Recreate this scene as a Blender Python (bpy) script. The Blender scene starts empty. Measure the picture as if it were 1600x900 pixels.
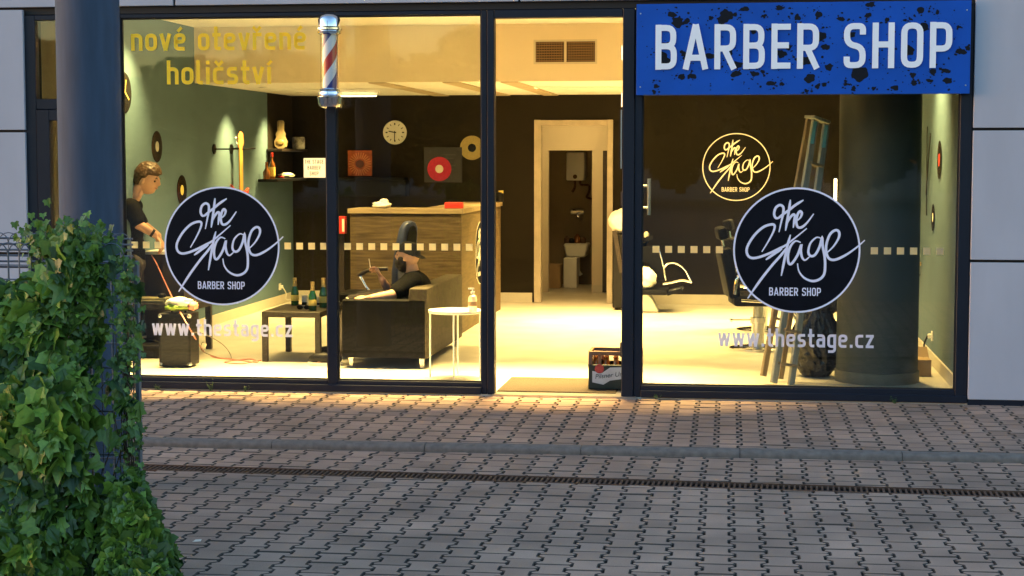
import bpy, bmesh, math, random
import numpy as np
from mathutils import Vector, Matrix
random.seed(7)
R = math.radians
SC = bpy.context.scene
COL = SC.collection

# ------------------------------------------------------------------ camera
CAM = np.array([0.0, -13.06, 1.82]); FPX = 2700.0
YAW, PITCH = R(7.689), R(4.347)
cd = bpy.data.cameras.new('camera'); cam = bpy.data.objects.new('camera', cd); COL.objects.link(cam)
cam.location = CAM; cam.rotation_euler = (math.pi/2 - PITCH, 0, YAW)
cd.sensor_width = 36; cd.lens = FPX/1600*36; cd.clip_end = 3000; cd.clip_start = 0.05
SC.camera = cam
# ------------------------------------------------------------------ world, sun, exposure
w = bpy.data.worlds.new('World'); SC.world = w; w.use_nodes = True
nt = w.node_tree; bg = nt.nodes['Background']
sky = nt.nodes.new('ShaderNodeTexSky'); sky.sky_type = 'NISHITA'; sky.sun_disc = False
SUN_EL, SUN_ROT = 2.0, -104.0
sky.sun_elevation = R(SUN_EL); sky.sun_rotation = R(SUN_ROT); sky.dust_density = 1.0; sky.ozone_density = 2.2
nt.links.new(sky.outputs[0], bg.inputs[0]); bg.inputs[1].default_value = 0.15
sl = bpy.data.lights.new('sun', 'SUN'); so = bpy.data.objects.new('sun', sl); COL.objects.link(so)
sl.energy = 0.05; sl.angle = R(15); sl.color = (1, .85, .7)
so.rotation_euler = (R(90 - SUN_EL), 0, math.pi - R(SUN_ROT))
SC.view_settings.view_transform = 'Standard'; SC.view_settings.look = 'None'
SC.view_settings.exposure = 3.3; SC.view_settings.gamma = 1; SC.view_settings.use_curve_mapping = False
cy_ = SC.cycles
cy_.max_bounces = 10; cy_.diffuse_bounces = 5; cy_.glossy_bounces = 4; cy_.transparent_max_bounces = 24
cy_.use_denoising = True; cy_.sample_clamp_indirect = 6.0; cy_.caustics_reflective = False; cy_.caustics_refractive = False
LP = 0.142    # scale of the lamps of the shop
WARM = (1.0, .66, .215)

# a point on an axis-aligned plane of the place, from where the photo shows it
_cy, _sy, _cp, _sp = math.cos(YAW), math.sin(YAW), math.cos(PITCH), math.sin(PITCH)
_f = np.array([-_sy*_cp, _cy*_cp, -_sp]); _r = np.array([_cy, _sy, 0.0]); _u = np.cross(_r, _f)
def U(px, py, ax, val):
    d = _f + (px - 800)/FPX*_r - (py - 450)/FPX*_u
    return Vector(CAM + (val - CAM[ax])/d[ax]*d)
def FX(px, py=320, y=0.0): return U(px, py, 1, y).x
def FZ(px, py, y=0.0): return U(px, py, 1, y).z

# ------------------------------------------------------------------ materials
MATS = {}
def mat(name, col, rough=.6, metal=0., var=.12, scale=8., bump=0., emit=None, estr=0., spec=.5, col2=None, stretch=None, alpha=None, coat=0.):
    if name in MATS: return MATS[name]
    m = bpy.data.materials.new(name); m.use_nodes = True; n = m.node_tree; b = n.nodes['Principled BSDF']
    b.inputs['Roughness'].default_value = rough; b.inputs['Metallic'].default_value = metal
    b.inputs['Specular IOR Level'].default_value = spec; b.inputs['Coat Weight'].default_value = coat
    tc = n.nodes.new('ShaderNodeTexCoord'); mp = n.nodes.new('ShaderNodeMapping')
    if stretch: mp.inputs['Scale'].default_value = stretch
    nz = n.nodes.new('ShaderNodeTexNoise'); nz.inputs['Scale'].default_value = scale; nz.inputs['Detail'].default_value = 6
    n.links.new(tc.outputs['Object'], mp.inputs[0]); n.links.new(mp.outputs[0], nz.inputs['Vector'])
    cr = n.nodes.new('ShaderNodeValToRGB')
    a = [c*(1-var) for c in col]; c2 = [min(1, c*(1+var)) for c in (col2 or col)]
    cr.color_ramp.elements[0].color = (*a, 1); cr.color_ramp.elements[1].color = (*c2, 1)
    cr.color_ramp.elements[0].position = .3; cr.color_ramp.elements[1].position = .7
    n.links.new(nz.outputs[0], cr.inputs[0]); n.links.new(cr.outputs[0], b.inputs['Base Color'])
    if bump:
        bp = n.nodes.new('ShaderNodeBump'); bp.inputs['Strength'].default_value = bump; bp.inputs['Distance'].default_value = .01
        n.links.new(nz.outputs[0], bp.inputs['Height']); n.links.new(bp.outputs[0], b.inputs['Normal'])
    if emit:
        b.inputs['Emission Color'].default_value = (*emit, 1); b.inputs['Emission Strength'].default_value = estr
    MATS[name] = m; return m

def attr_mat(name, lo, hi, rough, speckle=220., bump=.25, stain=None, transl=0., dirt=None):
    """colour runs from lo to hi by a value stored on every piece, with a fine speckle over it"""
    m = bpy.data.materials.new(name); m.use_nodes = True; n = m.node_tree; b = n.nodes['Principled BSDF']
    b.inputs['Roughness'].default_value = rough
    at = n.nodes.new('ShaderNodeAttribute'); at.attribute_name = 'piece'
    cr = n.nodes.new('ShaderNodeValToRGB'); e = cr.color_ramp.elements
    e[0].color = (*lo, 1); e[1].color = (*hi, 1)
    if dirt: e[0].position = .12; q_ = e.new(.10); q_.color = (*dirt, 1)
    n.links.new(at.outputs['Fac'], cr.inputs[0])
    tc = n.nodes.new('ShaderNodeTexCoord')
    nz = n.nodes.new('ShaderNodeTexNoise'); nz.inputs['Scale'].default_value = speckle; nz.inputs['Detail'].default_value = 4
    n.links.new(tc.outputs['Object'], nz.inputs['Vector'])
    mr = n.nodes.new('ShaderNodeMapRange'); mr.inputs[1].default_value = .25; mr.inputs[2].default_value = .75
    mr.inputs[3].default_value = .78; mr.inputs[4].default_value = 1.18
    n.links.new(nz.outputs[0], mr.inputs[0])
    mx = n.nodes.new('ShaderNodeMix'); mx.data_type = 'RGBA'; mx.blend_type = 'MULTIPLY'; mx.inputs[0].default_value = 1
    n.links.new(cr.outputs[0], mx.inputs[6]); n.links.new(mr.outputs[0], mx.inputs[7])
    last = mx.outputs[2]
    if stain:
        n2 = n.nodes.new('ShaderNodeTexNoise'); n2.inputs['Scale'].default_value = stain[0]; n2.inputs['Detail'].default_value = 5
        n.links.new(tc.outputs['Object'], n2.inputs['Vector'])
        r2 = n.nodes.new('ShaderNodeMapRange'); r2.inputs[1].default_value = .35; r2.inputs[2].default_value = .68
        r2.inputs[3].default_value = stain[1]; r2.inputs[4].default_value = stain[2]
        n.links.new(n2.outputs[0], r2.inputs[0])
        m2 = n.nodes.new('ShaderNodeMix'); m2.data_type = 'RGBA'; m2.blend_type = 'MULTIPLY'; m2.inputs[0].default_value = 1
        n.links.new(last, m2.inputs[6]); n.links.new(r2.outputs[0], m2.inputs[7]); last = m2.outputs[2]
    n.links.new(last, b.inputs['Base Color'])
    bp = n.nodes.new('ShaderNodeBump'); bp.inputs['Strength'].default_value = bump; bp.inputs['Distance'].default_value = .003
    n.links.new(nz.outputs[0], bp.inputs['Height']); n.links.new(bp.outputs[0], b.inputs['Normal'])
    if transl:
        t = n.nodes.new('ShaderNodeBsdfTranslucent'); n.links.new(last, t.inputs[0])
        ms = n.nodes.new('ShaderNodeMixShader'); ms.inputs[0].default_value = transl
        out = n.nodes['Material Output']; n.links.new(b.outputs[0], ms.inputs[1]); n.links.new(t.outputs[0], ms.inputs[2]); n.links.new(ms.outputs[0], out.inputs[0])
    return m

def glass_mat(name, tint=(.93, .96, .94), base=.05, amp=.6):
    m = bpy.data.materials.new(name); m.use_nodes = True; n = m.node_tree
    n.nodes.remove(n.nodes['Principled BSDF']); out = n.nodes['Material Output']
    tr = n.nodes.new('ShaderNodeBsdfTransparent'); tr.inputs[0].default_value = (*tint, 1)
    gl = n.nodes.new('ShaderNodeBsdfGlossy'); gl.inputs['Roughness'].default_value = .012
    lw = n.nodes.new('ShaderNodeLayerWeight'); lw.inputs[0].default_value = .5
    pw = n.nodes.new('ShaderNodeMath'); pw.operation = 'POWER'; pw.inputs[1].default_value = 5
    ml = n.nodes.new('ShaderNodeMath'); ml.operation = 'MULTIPLY_ADD'; ml.inputs[1].default_value = amp; ml.inputs[2].default_value = base
    n.links.new(lw.outputs['Facing'], pw.inputs[0]); n.links.new(pw.outputs[0], ml.inputs[0])
    mx = n.nodes.new('ShaderNodeMixShader'); n.links.new(ml.outputs[0], mx.inputs[0])
    n.links.new(tr.outputs[0], mx.inputs[1]); n.links.new(gl.outputs[0], mx.inputs[2]); n.links.new(mx.outputs[0], out.inputs[0])
    # gentle waviness of the pane
    nz = n.nodes.new('ShaderNodeTexNoise'); nz.inputs['Scale'].default_value = 1.3
    tc = n.nodes.new('ShaderNodeTexCoord'); n.links.new(tc.outputs['Object'], nz.inputs['Vector'])
    bp = n.nodes.new('ShaderNodeBump'); bp.inputs['Strength'].default_value = .08; bp.inputs['Distance'].default_value = .01
    n.links.new(nz.outputs[0], bp.inputs['Height']); n.links.new(bp.outputs[0], gl.inputs['Normal'])
    return m

def film_mat(name, col, clear=.1, trans=.45):
    """vinyl film stuck on glass: scatters, lets part of the light through"""
    m = bpy.data.materials.new(name); m.use_nodes = True; n = m.node_tree; b = n.nodes['Principled BSDF']
    b.inputs['Base Color'].default_value = (*col, 1); b.inputs['Roughness'].default_value = .5
    nz = n.nodes.new('ShaderNodeTexNoise'); nz.inputs['Scale'].default_value = 30
    hs = n.nodes.new('ShaderNodeHueSaturation'); hs.inputs['Color'].default_value = (*col, 1)
    mr = n.nodes.new('ShaderNodeMapRange'); mr.inputs[3].default_value = .92; mr.inputs[4].default_value = 1.06
    n.links.new(nz.outputs[0], mr.inputs[0]); n.links.new(mr.outputs[0], hs.inputs['Value']); n.links.new(hs.outputs[0], b.inputs['Base Color'])
    t = n.nodes.new('ShaderNodeBsdfTranslucent'); t.inputs[0].default_value = (*col, 1)
    p = n.nodes.new('ShaderNodeBsdfTransparent')
    a = n.nodes.new('ShaderNodeMixShader'); a.inputs[0].default_value = trans
    c = n.nodes.new('ShaderNodeMixShader'); c.inputs[0].default_value = clear
    n.links.new(b.outputs[0], a.inputs[1]); n.links.new(t.outputs[0], a.inputs[2])
    n.links.new(a.outputs[0], c.inputs[1]); n.links.new(p.outputs[0], c.inputs[2])
    n.links.new(c.outputs[0], n.nodes['Material Output'].inputs[0]); return m

M_panel = mat('fibre_cement', (.40, .42, .485), .75, var=.055, scale=1.6, bump=.03, stretch=(2.2, 1, .7))
M_frame = mat('dark_blue_aluminium', (.007, .011, .022), .45, .0, .15, 3, spec=.25)
M_gasket = mat('black_rubber', (.008, .008, .009), .7)
M_glass = glass_mat('window_glass', base=.042)
M_glass2 = glass_mat('clear_glass', (.97, .98, .97), .04)
M_white_film = film_mat('white_film', (.62, .63, .74), .22, .35)
M_text_film = film_mat('white_lettering_film', (.78, .79, .92), .1, .25)
M_yel_film = film_mat('yellow_lettering_film', (.92, .72, .03), .06, .3)
M_sq_film = film_mat('frosted_film', (.86, .80, .58), .06, .72)
M_sticker = mat('black_vinyl', (.004, .005, .010), .45, var=.2, spec=.10)
M_stwhite = mat('white_vinyl', (.72, .76, .95), .45, var=.03)
M_wall_green = mat('sage_green_paint', (.098, .165, .215), .75, spec=.2, var=.05, scale=2.5)
M_wall_dark = mat('dark_brown_paint', (.0185, .0150, .0105), .8, spec=.12, var=.1, scale=2)
M_cream = mat('cream_paint', (.62, .55, .44), .8, var=.04, scale=2)
M_ceil = mat('white_ceiling_paint', (.78, .76, .72), .85, var=.03, scale=2)
M_floor = mat('pale_vinyl_floor', (.50, .47, .41), .38, var=.07, scale=3, bump=.02, col2=(.54, .51, .45))
M_base = mat('pale_baseboard', (.55, .51, .43), .5, var=.04)
M_black = mat('black_plastic', (.008, .008, .009), .45, var=.2, spec=.2)
M_leath = mat('black_leather', (.0065, .0065, .007), .6, spec=.06, var=.25, scale=25, bump=.15)
M_chrome = mat('chrome', (.82, .82, .84), .08, 1., var=.03)
M_steel = mat('brushed_steel', (.5, .5, .5), .3, 1., var=.1, stretch=(1, 1, 20))
M_white = mat('white_lacquer', (.74, .73, .70), .4, var=.03)
M_oak = mat('oak_laminate', (.060, .042, .021), .6, spec=.2, var=.35, scale=3, stretch=(1.2, 1.2, 14), bump=.04, col2=(.085, .060, .032))
M_oak_top = mat('pale_oak_worktop', (.27, .20, .11), .5, var=.2, scale=4, stretch=(1, 6, 6))
M_darkwood = mat('black_brown_veneer', (.022, .015, .011), .45, var=.3, scale=6, stretch=(2, 2, 10))
M_wood = mat('pine_wood', (.34, .25, .14), .6, var=.2, scale=6, stretch=(8, 8, 1))
M_greywood = mat('weathered_wood', (.40, .39, .32), .65, var=.2, scale=6, stretch=(8, 8, 1))  # grey of the ladder's shaded street side, put into the wood colour
M_teal = mat('teal_metal_fitting', (.12, .33, .33), .4, .3)
M_skin = mat('skin', (.52, .29, .19), .5, var=.08, scale=12)
M_tee = mat('black_cotton', (.007, .007, .0075), .9, spec=.1, var=.3, scale=14, bump=.3)
M_trs = mat('dark_trousers', (.035, .028, .026), .85, var=.2, scale=14, bump=.2)
M_hair = mat('brown_hair', (.050, .024, .011), .5, var=.5, scale=40, stretch=(1, 1, .3), bump=.6)
M_beard = mat('dark_hair', (.018, .012, .009), .6, var=.5, scale=50, bump=.6)
M_red = mat('red_plastic', (.55, .03, .02), .4, var=.08)
M_blue = mat('blue_print', (.004, .080, .47), .45, var=.12, scale=2.5, spec=.2)
M_vinyl = mat('record_vinyl', (.012, .012, .013), .25, var=.2, scale=60)
M_gold = mat('gold_vinyl', (.42, .33, .13), .35, .3, var=.1, scale=40)
M_redv = mat('red_record_vinyl', (.50, .02, .06), .35, var=.15, scale=40)
M_label_y = mat('yellow_paper', (.75, .60, .15), .6)
M_label_w = mat('cream_paper', (.75, .70, .58), .6)
M_bottle = mat('green_bottle_glass', (.012, .11, .03), .08, var=.2, spec=.8, coat=.5)
M_amber = mat('amber_spirit_glass', (.20, .07, .015), .1, var=.2, spec=.8)
M_foil = mat('gold_foil', (.70, .52, .22), .35, .7, var=.2, scale=60)
M_towel = mat('white_towel', (.80, .78, .73), .95, var=.06, scale=30, bump=.5)
M_bag = mat('black_polythene', (.010, .010, .010), .25, var=.2, scale=18, bump=.25)
M_concrete = mat('grey_painted_concrete', (.050, .060, .054), .7, var=.1, scale=4, bump=.1)
M_column = mat('blue_grey_column_paint', (.034, .056, .098), .75, var=.16, scale=9, bump=.05, stretch=(2.5, 2.5, .35))
M_kerb = mat('kerb_concrete', (.150, .130, .112), .85, var=.22, scale=22, bump=.4)
M_soil = mat('dark_joint_sand', (.020, .018, .015), .95, var=.5, scale=14)
M_rust = mat('rusty_cast_iron', (.115, .062, .038), .75, .3, var=.35, scale=40, bump=.3)
M_wire = mat('galvanised_wire', (.13, .15, .18), .5, .6, var=.15)
M_mat_ = mat('coir_doormat', (.032, .022, .011), .95, var=.35, scale=70, bump=.5)
M_pink = mat('pink_cable', (.55, .20, .16), .5)
M_dcable = mat('grey_cable', (.16, .13, .10), .5)
M_brown_crate = mat('brown_crate_plastic', (.17, .09, .045), .5)
M_green_crate = mat('dark_green_crate_plastic', (.012, .022, .016), .45)
M_grill = mat('vent_brown', (.22, .13, .055), .6)
M_stem = mat('ivy_stem', (.07, .05, .03), .8, var=.3)
M_cap = mat('black_cap_cloth', (.012, .012, .014), .8, var=.3, scale=30, bump=.2)
M_card = mat('cardboard', (.36, .25, .14), .8, var=.1)
M_util = mat('utility_room_paint', (.26, .20, .13), .8, var=.06)

# ------------------------------------------------------------------ object helpers
XF = {}
def props(o, label=None, cat=None, group=None, kind=None):
    if label: o['label'] = label
    if cat: o['category'] = cat
    if group: o['group'] = group
    if kind: o['kind'] = kind
    return o
def thing(name, label, cat, loc=(0, 0, 0), rotz=0., group=None):
    o = bpy.data.objects.new(name, None); COL.objects.link(o); o.location = loc; o.rotation_euler = (0, 0, rotz)
    o.empty_display_size = .1
    XF[o.name] = Matrix.Translation(Vector(loc)) @ Matrix.Rotation(rotz, 4, 'Z')
    return props(o, label, cat, group)
def dup(root, loc, rotz=0., label=None, group=None):
    def cp(o, parent):
        c = o.copy(); COL.objects.link(c); c.parent = parent
        for ch in [k for k in KIDS.get(o.name, [])]: cp(ch, c)
        return c
    r = cp(root, None); r.location = loc; r.rotation_euler = (0, 0, rotz)
    if label: r['label'] = label
    if group: r['group'] = group
    return r
KIDS = {}
class MB:
    def __init__(s): s.v = []; s.f = []; s.pc = []
    def add(s, vs, fs):
        b = len(s.v); s.v += [tuple(v) for v in vs]; s.f += [tuple(i + b for i in f) for f in fs]; return s
    def box(s, a, b, M=None):
        (x0, y0, z0), (x1, y1, z1) = a, b
        vs = [(x, y, z) for z in (z0, z1) for x, y in ((x0, y0), (x1, y0), (x1, y1), (x0, y1))]
        if M is not None: vs = [M @ Vector(v) for v in vs]
        return s.add(vs, [(3, 2, 1, 0), (4, 5, 6, 7), (0, 1, 5, 4), (1, 2, 6, 5), (2, 3, 7, 6), (3, 0, 4, 7)])
    def cbox(s, c, d, M=None): return s.box([c[i]-d[i]/2 for i in range(3)], [c[i]+d[i]/2 for i in range(3)], M)
    def ring(s, c, t, r, n, up=None, ry=None):
        t = Vector(t).normalized(); up = Vector(up) if up else (Vector((0, 0, 1)) if abs(t.z) < .95 else Vector((0, 1, 0)))
        a = t.cross(up).normalized(); b = a.cross(t)
        return [Vector(c) + a*math.cos(2*math.pi*k/n)*r + b*math.sin(2*math.pi*k/n)*(ry or r) for k in range(n)]
    def tube(s, pts, r, n=8, closed=False, caps=True):
        pts = [Vector(p) for p in pts]; m = len(pts); rr = r if isinstance(r, (list, tuple)) else [r]*m; b = len(s.v)
        for i, p in enumerate(pts):
            if closed: t = pts[(i+1) % m] - pts[i-1]
            else: t = pts[min(i+1, m-1)] - pts[max(i-1, 0)]
            s.v += [tuple(q) for q in s.ring(p, t, rr[i], n)]
        for i in range(m if closed else m-1):
            j = (i+1) % m
            for k in range(n): s.f.append((b+i*n+k, b+i*n+(k+1) % n, b+j*n+(k+1) % n, b+j*n+k))
        if caps and not closed:
            s.f.append(tuple(b+k for k in range(n))); s.f.append(tuple(b+(m-1)*n+k for k in reversed(range(n))))
        return s
    def bar(s, p0, p1, w, h, up=(0, 0, 1)):
        p0, p1 = Vector(p0), Vector(p1); t = (p1-p0).normalized(); up = Vector(up)
        a = t.cross(up).normalized(); b = a.cross(t).normalized()
        vs = [p + a*x*w/2 + b*y*h/2 for p in (p0, p1) for x, y in ((-1, -1), (1, -1), (1, 1), (-1, 1))]
        return s.add(vs, [(0, 1, 2, 3), (7, 6, 5, 4), (0, 4, 5, 1), (1, 5, 6, 2), (2, 6, 7, 3), (3, 7, 4, 0)])
    def lathe(s, prof, c=(0, 0, 0), n=24, M=None):
        b = len(s.v); c = Vector(c)
        for r, z in prof:
            for k in range(n):
                v = Vector((max(r, 1e-4)*math.cos(2*math.pi*k/n), max(r, 1e-4)*math.sin(2*math.pi*k/n), z))
                if M is not None: v = M @ v
                s.v.append(tuple(v + c))
        for i in range(len(prof)-1):
            for k in range(n): s.f.append((b+i*n+k, b+i*n+(k+1) % n, b+(i+1)*n+(k+1) % n, b+(i+1)*n+k))
        s.f.append(tuple(b+k for k in reversed(range(n)))); s.f.append(tuple(b+(len(prof)-1)*n+k for k in range(n)))
        return s
    def prism(s, pts, o, ax, ay, d):
        """polygon pts (2-D) placed at o with axes ax, ay and given the depth d (a vector)"""
        o, ax, ay, d = Vector(o), Vector(ax), Vector(ay), Vector(d); n = len(pts)
        a = [o + ax*x + ay*y for x, y in pts]; vs = a + [p + d for p in a]
        return s.add(vs, [tuple(range(n)), tuple(range(2*n-1, n-1, -1))] + [(i, (i+1) % n, (i+1) % n+n, i+n) for i in range(n)])
    def sphere(s, c, r, n=16, m=10, fn=None):
        if not isinstance(r, (tuple, list)): r = (r, r, r)
        b = len(s.v)
        for i in range(m+1):
            th = math.pi*i/m
            for k in range(n):
                ph = 2*math.pi*k/n; d = Vector((math.sin(th)*math.cos(ph), math.sin(th)*math.sin(ph), math.cos(th)))
                q = Vector((d.x*r[0], d.y*r[1], d.z*r[2]))
                if fn: q = fn(d, q)
                s.v.append(tuple(Vector(c) + q))
        for i in range(m):
            for k in range(n): s.f.append((b+i*n+k, b+(i+1)*n+k, b+(i+1)*n+(k+1) % n, b+i*n+(k+1) % n))
        return s
    def build(s, name, m, parent=None, local=False, bevel=0., smooth=35, segs=1, label=None):
        me = bpy.data.meshes.new(name)
        vs = s.v
        if parent is not None and not local:
            inv = XFOF(parent).inverted(); vs = [inv @ Vector(v) for v in vs]
        me.from_pydata([tuple(v) for v in vs], [], s.f); me.validate()
        bm = bmesh.new(); bm.from_mesh(me)
        bmesh.ops.remove_doubles(bm, verts=bm.verts, dist=1e-5)
        bmesh.ops.recalc_face_normals(bm, faces=bm.faces)
        if bevel:
            ed = [e for e in bm.edges if len(e.link_faces) == 2 and e.calc_face_angle(0) > .5]
            bmesh.ops.bevel(bm, geom=ed, offset=bevel, segments=segs, profile=.6, affect='EDGES', clamp_overlap=True)
        bm.to_mesh(me); bm.free()
        if smooth:
            me.shade_smooth(); me.set_sharp_from_angle(angle=R(smooth))
        return link(name, me, m, parent, label)
def XFOF(o):
    while o.parent is not None: o = o.parent
    return XF.get(o.name, Matrix.Identity(4))
def link(name, me, m, parent=None, label=None):
    o = bpy.data.objects.new(name, me); COL.objects.link(o)
    if m is not None: me.materials.append(m)
    if parent is not None:
        o.parent = parent; KIDS.setdefault(parent.name, []).append(o)
    if label: o['label'] = label
    return o
def cr_spline(pts, n=8):
    P = [Vector(p) for p in pts]; out = []
    for i in range(len(P)-1):
        p0, p1, p2, p3 = P[max(i-1, 0)], P[i], P[i+1], P[min(i+2, len(P)-1)]
        for k in range(n):
            t = k/n
            out.append(.5*((2*p1) + (p2-p0)*t + (2*p0-5*p1+4*p2-p3)*t*t + (3*p1-p0-3*p2+p3)*t**3))
    out.append(P[-1]); return out

# ------------------------------------------------------------------ lettering: letters drawn as strokes
def rpath(pts, r=.13, n=5, closed=False):
    out = []; m = len(pts); r0 = r
    for i, p in enumerate(pts):
        p = Vector(p)
        if not closed and i in (0, m-1): out.append(p); continue
        a = Vector(pts[i-1]); b = Vector(pts[(i+1) % m])
        da, db = (a-p), (b-p); r = min(r0, da.length*.5, db.length*.5)
        A = p + da.normalized()*r; B = p + db.normalized()*r
        for k in range(n+1):
            t = k/n; out.append(A*(1-t)**2 + p*2*t*(1-t) + B*t*t)
    if closed: out.append(out[0])
    return out
ST = .145
def glyph(ch):
    s = ST; h = s/2; yb, yt = h, 1-h; w = .52; xl, xr = h, w-h; ym = .52; X = .72; xt = X-h; r = .17
    P = lambda *p, r=r, c=False: rpath(p, r, closed=c)
    acc = {'é': ('e', [[(.16, .80), (.32, .97)]]), 'ř': ('r', [[(.02, .97), (.17, .80), (.32, .97)]]), 'č': ('c', [[(.09, .97), (.24, .80), (.39, .97)]]), 'í': ('ı', [[(.03, .80), (.19, .97)]])}
    if ch in acc:
        b, extra = acc[ch]; ww, st = glyph(b)
        return ww, st + [('thin', [Vector(q) for q in e]) for e in extra]
    G = {
     'B': (w, [P((xl, 0), (xl, 1)), P((0, yt), (xr-.015, yt), (xr-.015, ym), (0, ym)), P((0, ym), (xr, ym), (xr, yb), (0, yb))]),
     'A': (.60, [P((.06, 0), (.30, 1), r=0.001), P((.30, 1), (.54, 0), r=0.001), P((.13, .26), (.47, .26))]),
     'R': (w+.02, [P((xl, 0), (xl, 1)), P((0, yt), (xr, yt), (xr, .46), (0, .46)), P((.24, .46), (xr+.03, 0))]),
     'E': (.46, [P((xl, 0), (xl, 1)), P((0, yt), (.46, yt)), P((0, ym), (.42, ym)), P((0, yb), (.46, yb))]),
     'S': (w, [P((xr, .74), (xr, yt), (xl, yt), (xl, .54), (xr, .46), (xr, yb), (xl, yb), (xl, .26))]),
     'H': (w, [P((xl, 0), (xl, 1)), P((xr, 0), (xr, 1)), P((0, ym), (w, ym))]),
     'O': (w, [P((xl, yb), (xr, yb), (xr, yt), (xl, yt), c=True)]),
     'P': (w, [P((xl, 0), (xl, 1)), P((0, yt), (xr, yt), (xr, .42), (0, .42))]),
     'T': (.50, [P((.25, 0), (.25, 1)), P((0, yt), (.50, yt))]),
     'G': (w, [P((xr, .74), (xr, yt), (xl, yt), (xl, yb), (xr, yb), (xr, .47), (.26, .47))]),
     'w': (.66, [P((.06, X), (.19, 0)), P((.19, 0), (.33, X)), P((.33, X), (.47, 0)), P((.47, 0), (.60, X))]),
     'v': (.46, [P((.06, X), (.23, 0)), P((.23, 0), (.40, X))]),
     't': (.34, [P((.14, 1), (.14, yb), (.34, yb)), P((0, xt), (.34, xt))]),
     'h': (.47, [P((xl, 0), (xl, 1.02)), P((xl, .40), (xl, xt), (.47-h, xt), (.47-h, 0))]),
     'n': (.47, [P((xl, 0), (xl, X)), P((xl, .40), (xl, xt), (.47-h, xt), (.47-h, 0))]),
     'r': (.36, [P((xl, 0), (xl, X)), P((xl, .42), (xl, xt), (.36, xt))]),
     'e': (.48, [P((xl, .37), (.48-h, .37), (.48-h, xt), (xl, xt), (xl, yb), (.43, yb), r=.15)]),
     's': (.44, [P((.40, xt), (xl, xt), (xl, .37), (.44-h, .35), (.44-h, yb), (.02, yb), r=.12)]),
     'a': (.46, [P((.05, xt), (.46-h, xt), (.46-h, 0), r=.15), P((.46-h, .42), (xl, .42), (xl, yb), (.46-h, yb), r=.12)]),
     'g': (.47, [P((.47-h, .06), (xl, .06), (xl, xt), (.47-h, xt), r=.15), P((.47-h, X), (.47-h, -.22), (.05, -.22), r=.15)]),
     'c': (.44, [P((.42, xt), (xl, xt), (xl, yb), (.42, yb), r=.16)]),
     'z': (.42, [P((.0, xt), (.42, xt)), P((.35, xt), (.07, yb)), P((.0, yb), (.42, yb))]),
     'o': (.48, [P((xl, yb), (.48-h, yb), (.48-h, xt), (xl, xt), c=True)]),
     'l': (.26, [P((xl, 1.02), (xl, yb), (.26, yb), r=.12)]),
     'i': (.17, [P((.085, 0), (.085, X)), P((.085, .83), (.085, 1.0))]),
     'ı': (.17, [P((.085, 0), (.085, X))]),
     '.': (.18, [P((.09, 0), (.09, .17))]), ' ': (.26, [])}
    return G[ch]
def ribbon(mb, pts, wid, o, ax, ay, d, closed=False, ramp=0.):
    """a flat stroke of width wid (number or list) along the 2-D path pts, extruded by d"""
    Q = [pts[0]]
    for p in pts[1:]:
        if (p-Q[-1]).length > 1e-5: Q.append(p)
    if closed is None: closed = (Q[0]-Q[-1]).length < 1e-4
    if closed: Q = Q[:-1]
    n = len(Q); W = wid if isinstance(wid, (list, tuple)) else [wid]*n; L, Rr = [], []
    for i in range(n):
        a = Q[i-1] if (i or closed) else Q[i]; b = Q[(i+1) % n] if (i < n-1 or closed) else Q[i]
        t0 = (Q[i]-a); t1 = (b-Q[i])
        t0 = t0.normalized() if t0.length > 0 else t1.normalized(); t1 = t1.normalized() if t1.length > 0 else t0
        t = (t0+t1).normalized(); nn = Vector((-t.y, t.x)); k = 1/max(.5, nn.dot(Vector((-t1.y, t1.x))))
        L.append(Q[i] + nn*W[i]/2*k); Rr.append(Q[i] - nn*W[i]/2*k)
    o, ax, ay, d = Vector(o), Vector(ax), Vector(ay), Vector(d)
    f = lambda p, i: o + ax*p.x + ay*p.y + d.normalized()*(ramp*i/n)
    vs = [f(p, i) for i, p in enumerate(L)] + [f(p, i) for i, p in enumerate(Rr)]; vs += [v + d for v in vs]; N = 2*n; fs = []
    for i in range(n if closed else n-1):
        j = (i+1) % n
        fs += [(i, j, n+j, n+i), (N+i, N+n+i, N+n+j, N+j), (i, N+i, N+j, j), (n+i, n+j, N+n+j, N+n+i)]
    if not closed: fs += [(0, n, N+n, N), (n-1, N+n-1, N+2*n-1, 2*n-1)]
    mb.add(vs, fs)
def text(mb, s, o, h, width=None, ax=(1, 0, 0), ay=(0, 0, 1), d=(0, -.002, 0), gap=.12):
    """writes s from o to the right; h is the cap height, width the whole length"""
    tot = sum(glyph(c)[0] for c in s) + gap*(len(s)-1); kx = (width/h/tot) if width else 1.
    x = 0; d = Vector(d); lift = d.normalized()*.00025; k = 0
    for c in s:
        ww, strokes = glyph(c)
        for j, st in enumerate(strokes):
            wd = ST*.8 if isinstance(st, tuple) else ST
            st = st[1] if isinstance(st, tuple) else st
            pts = [Vector(((x+p.x)*kx*h, p.y*h)) for p in st]
            ribbon(mb, pts, wd*h*min(1.1, max(.8, kx)), Vector(o), ax, ay, d + lift*(j % 4), None)
        x += ww + gap
    return mb
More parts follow.
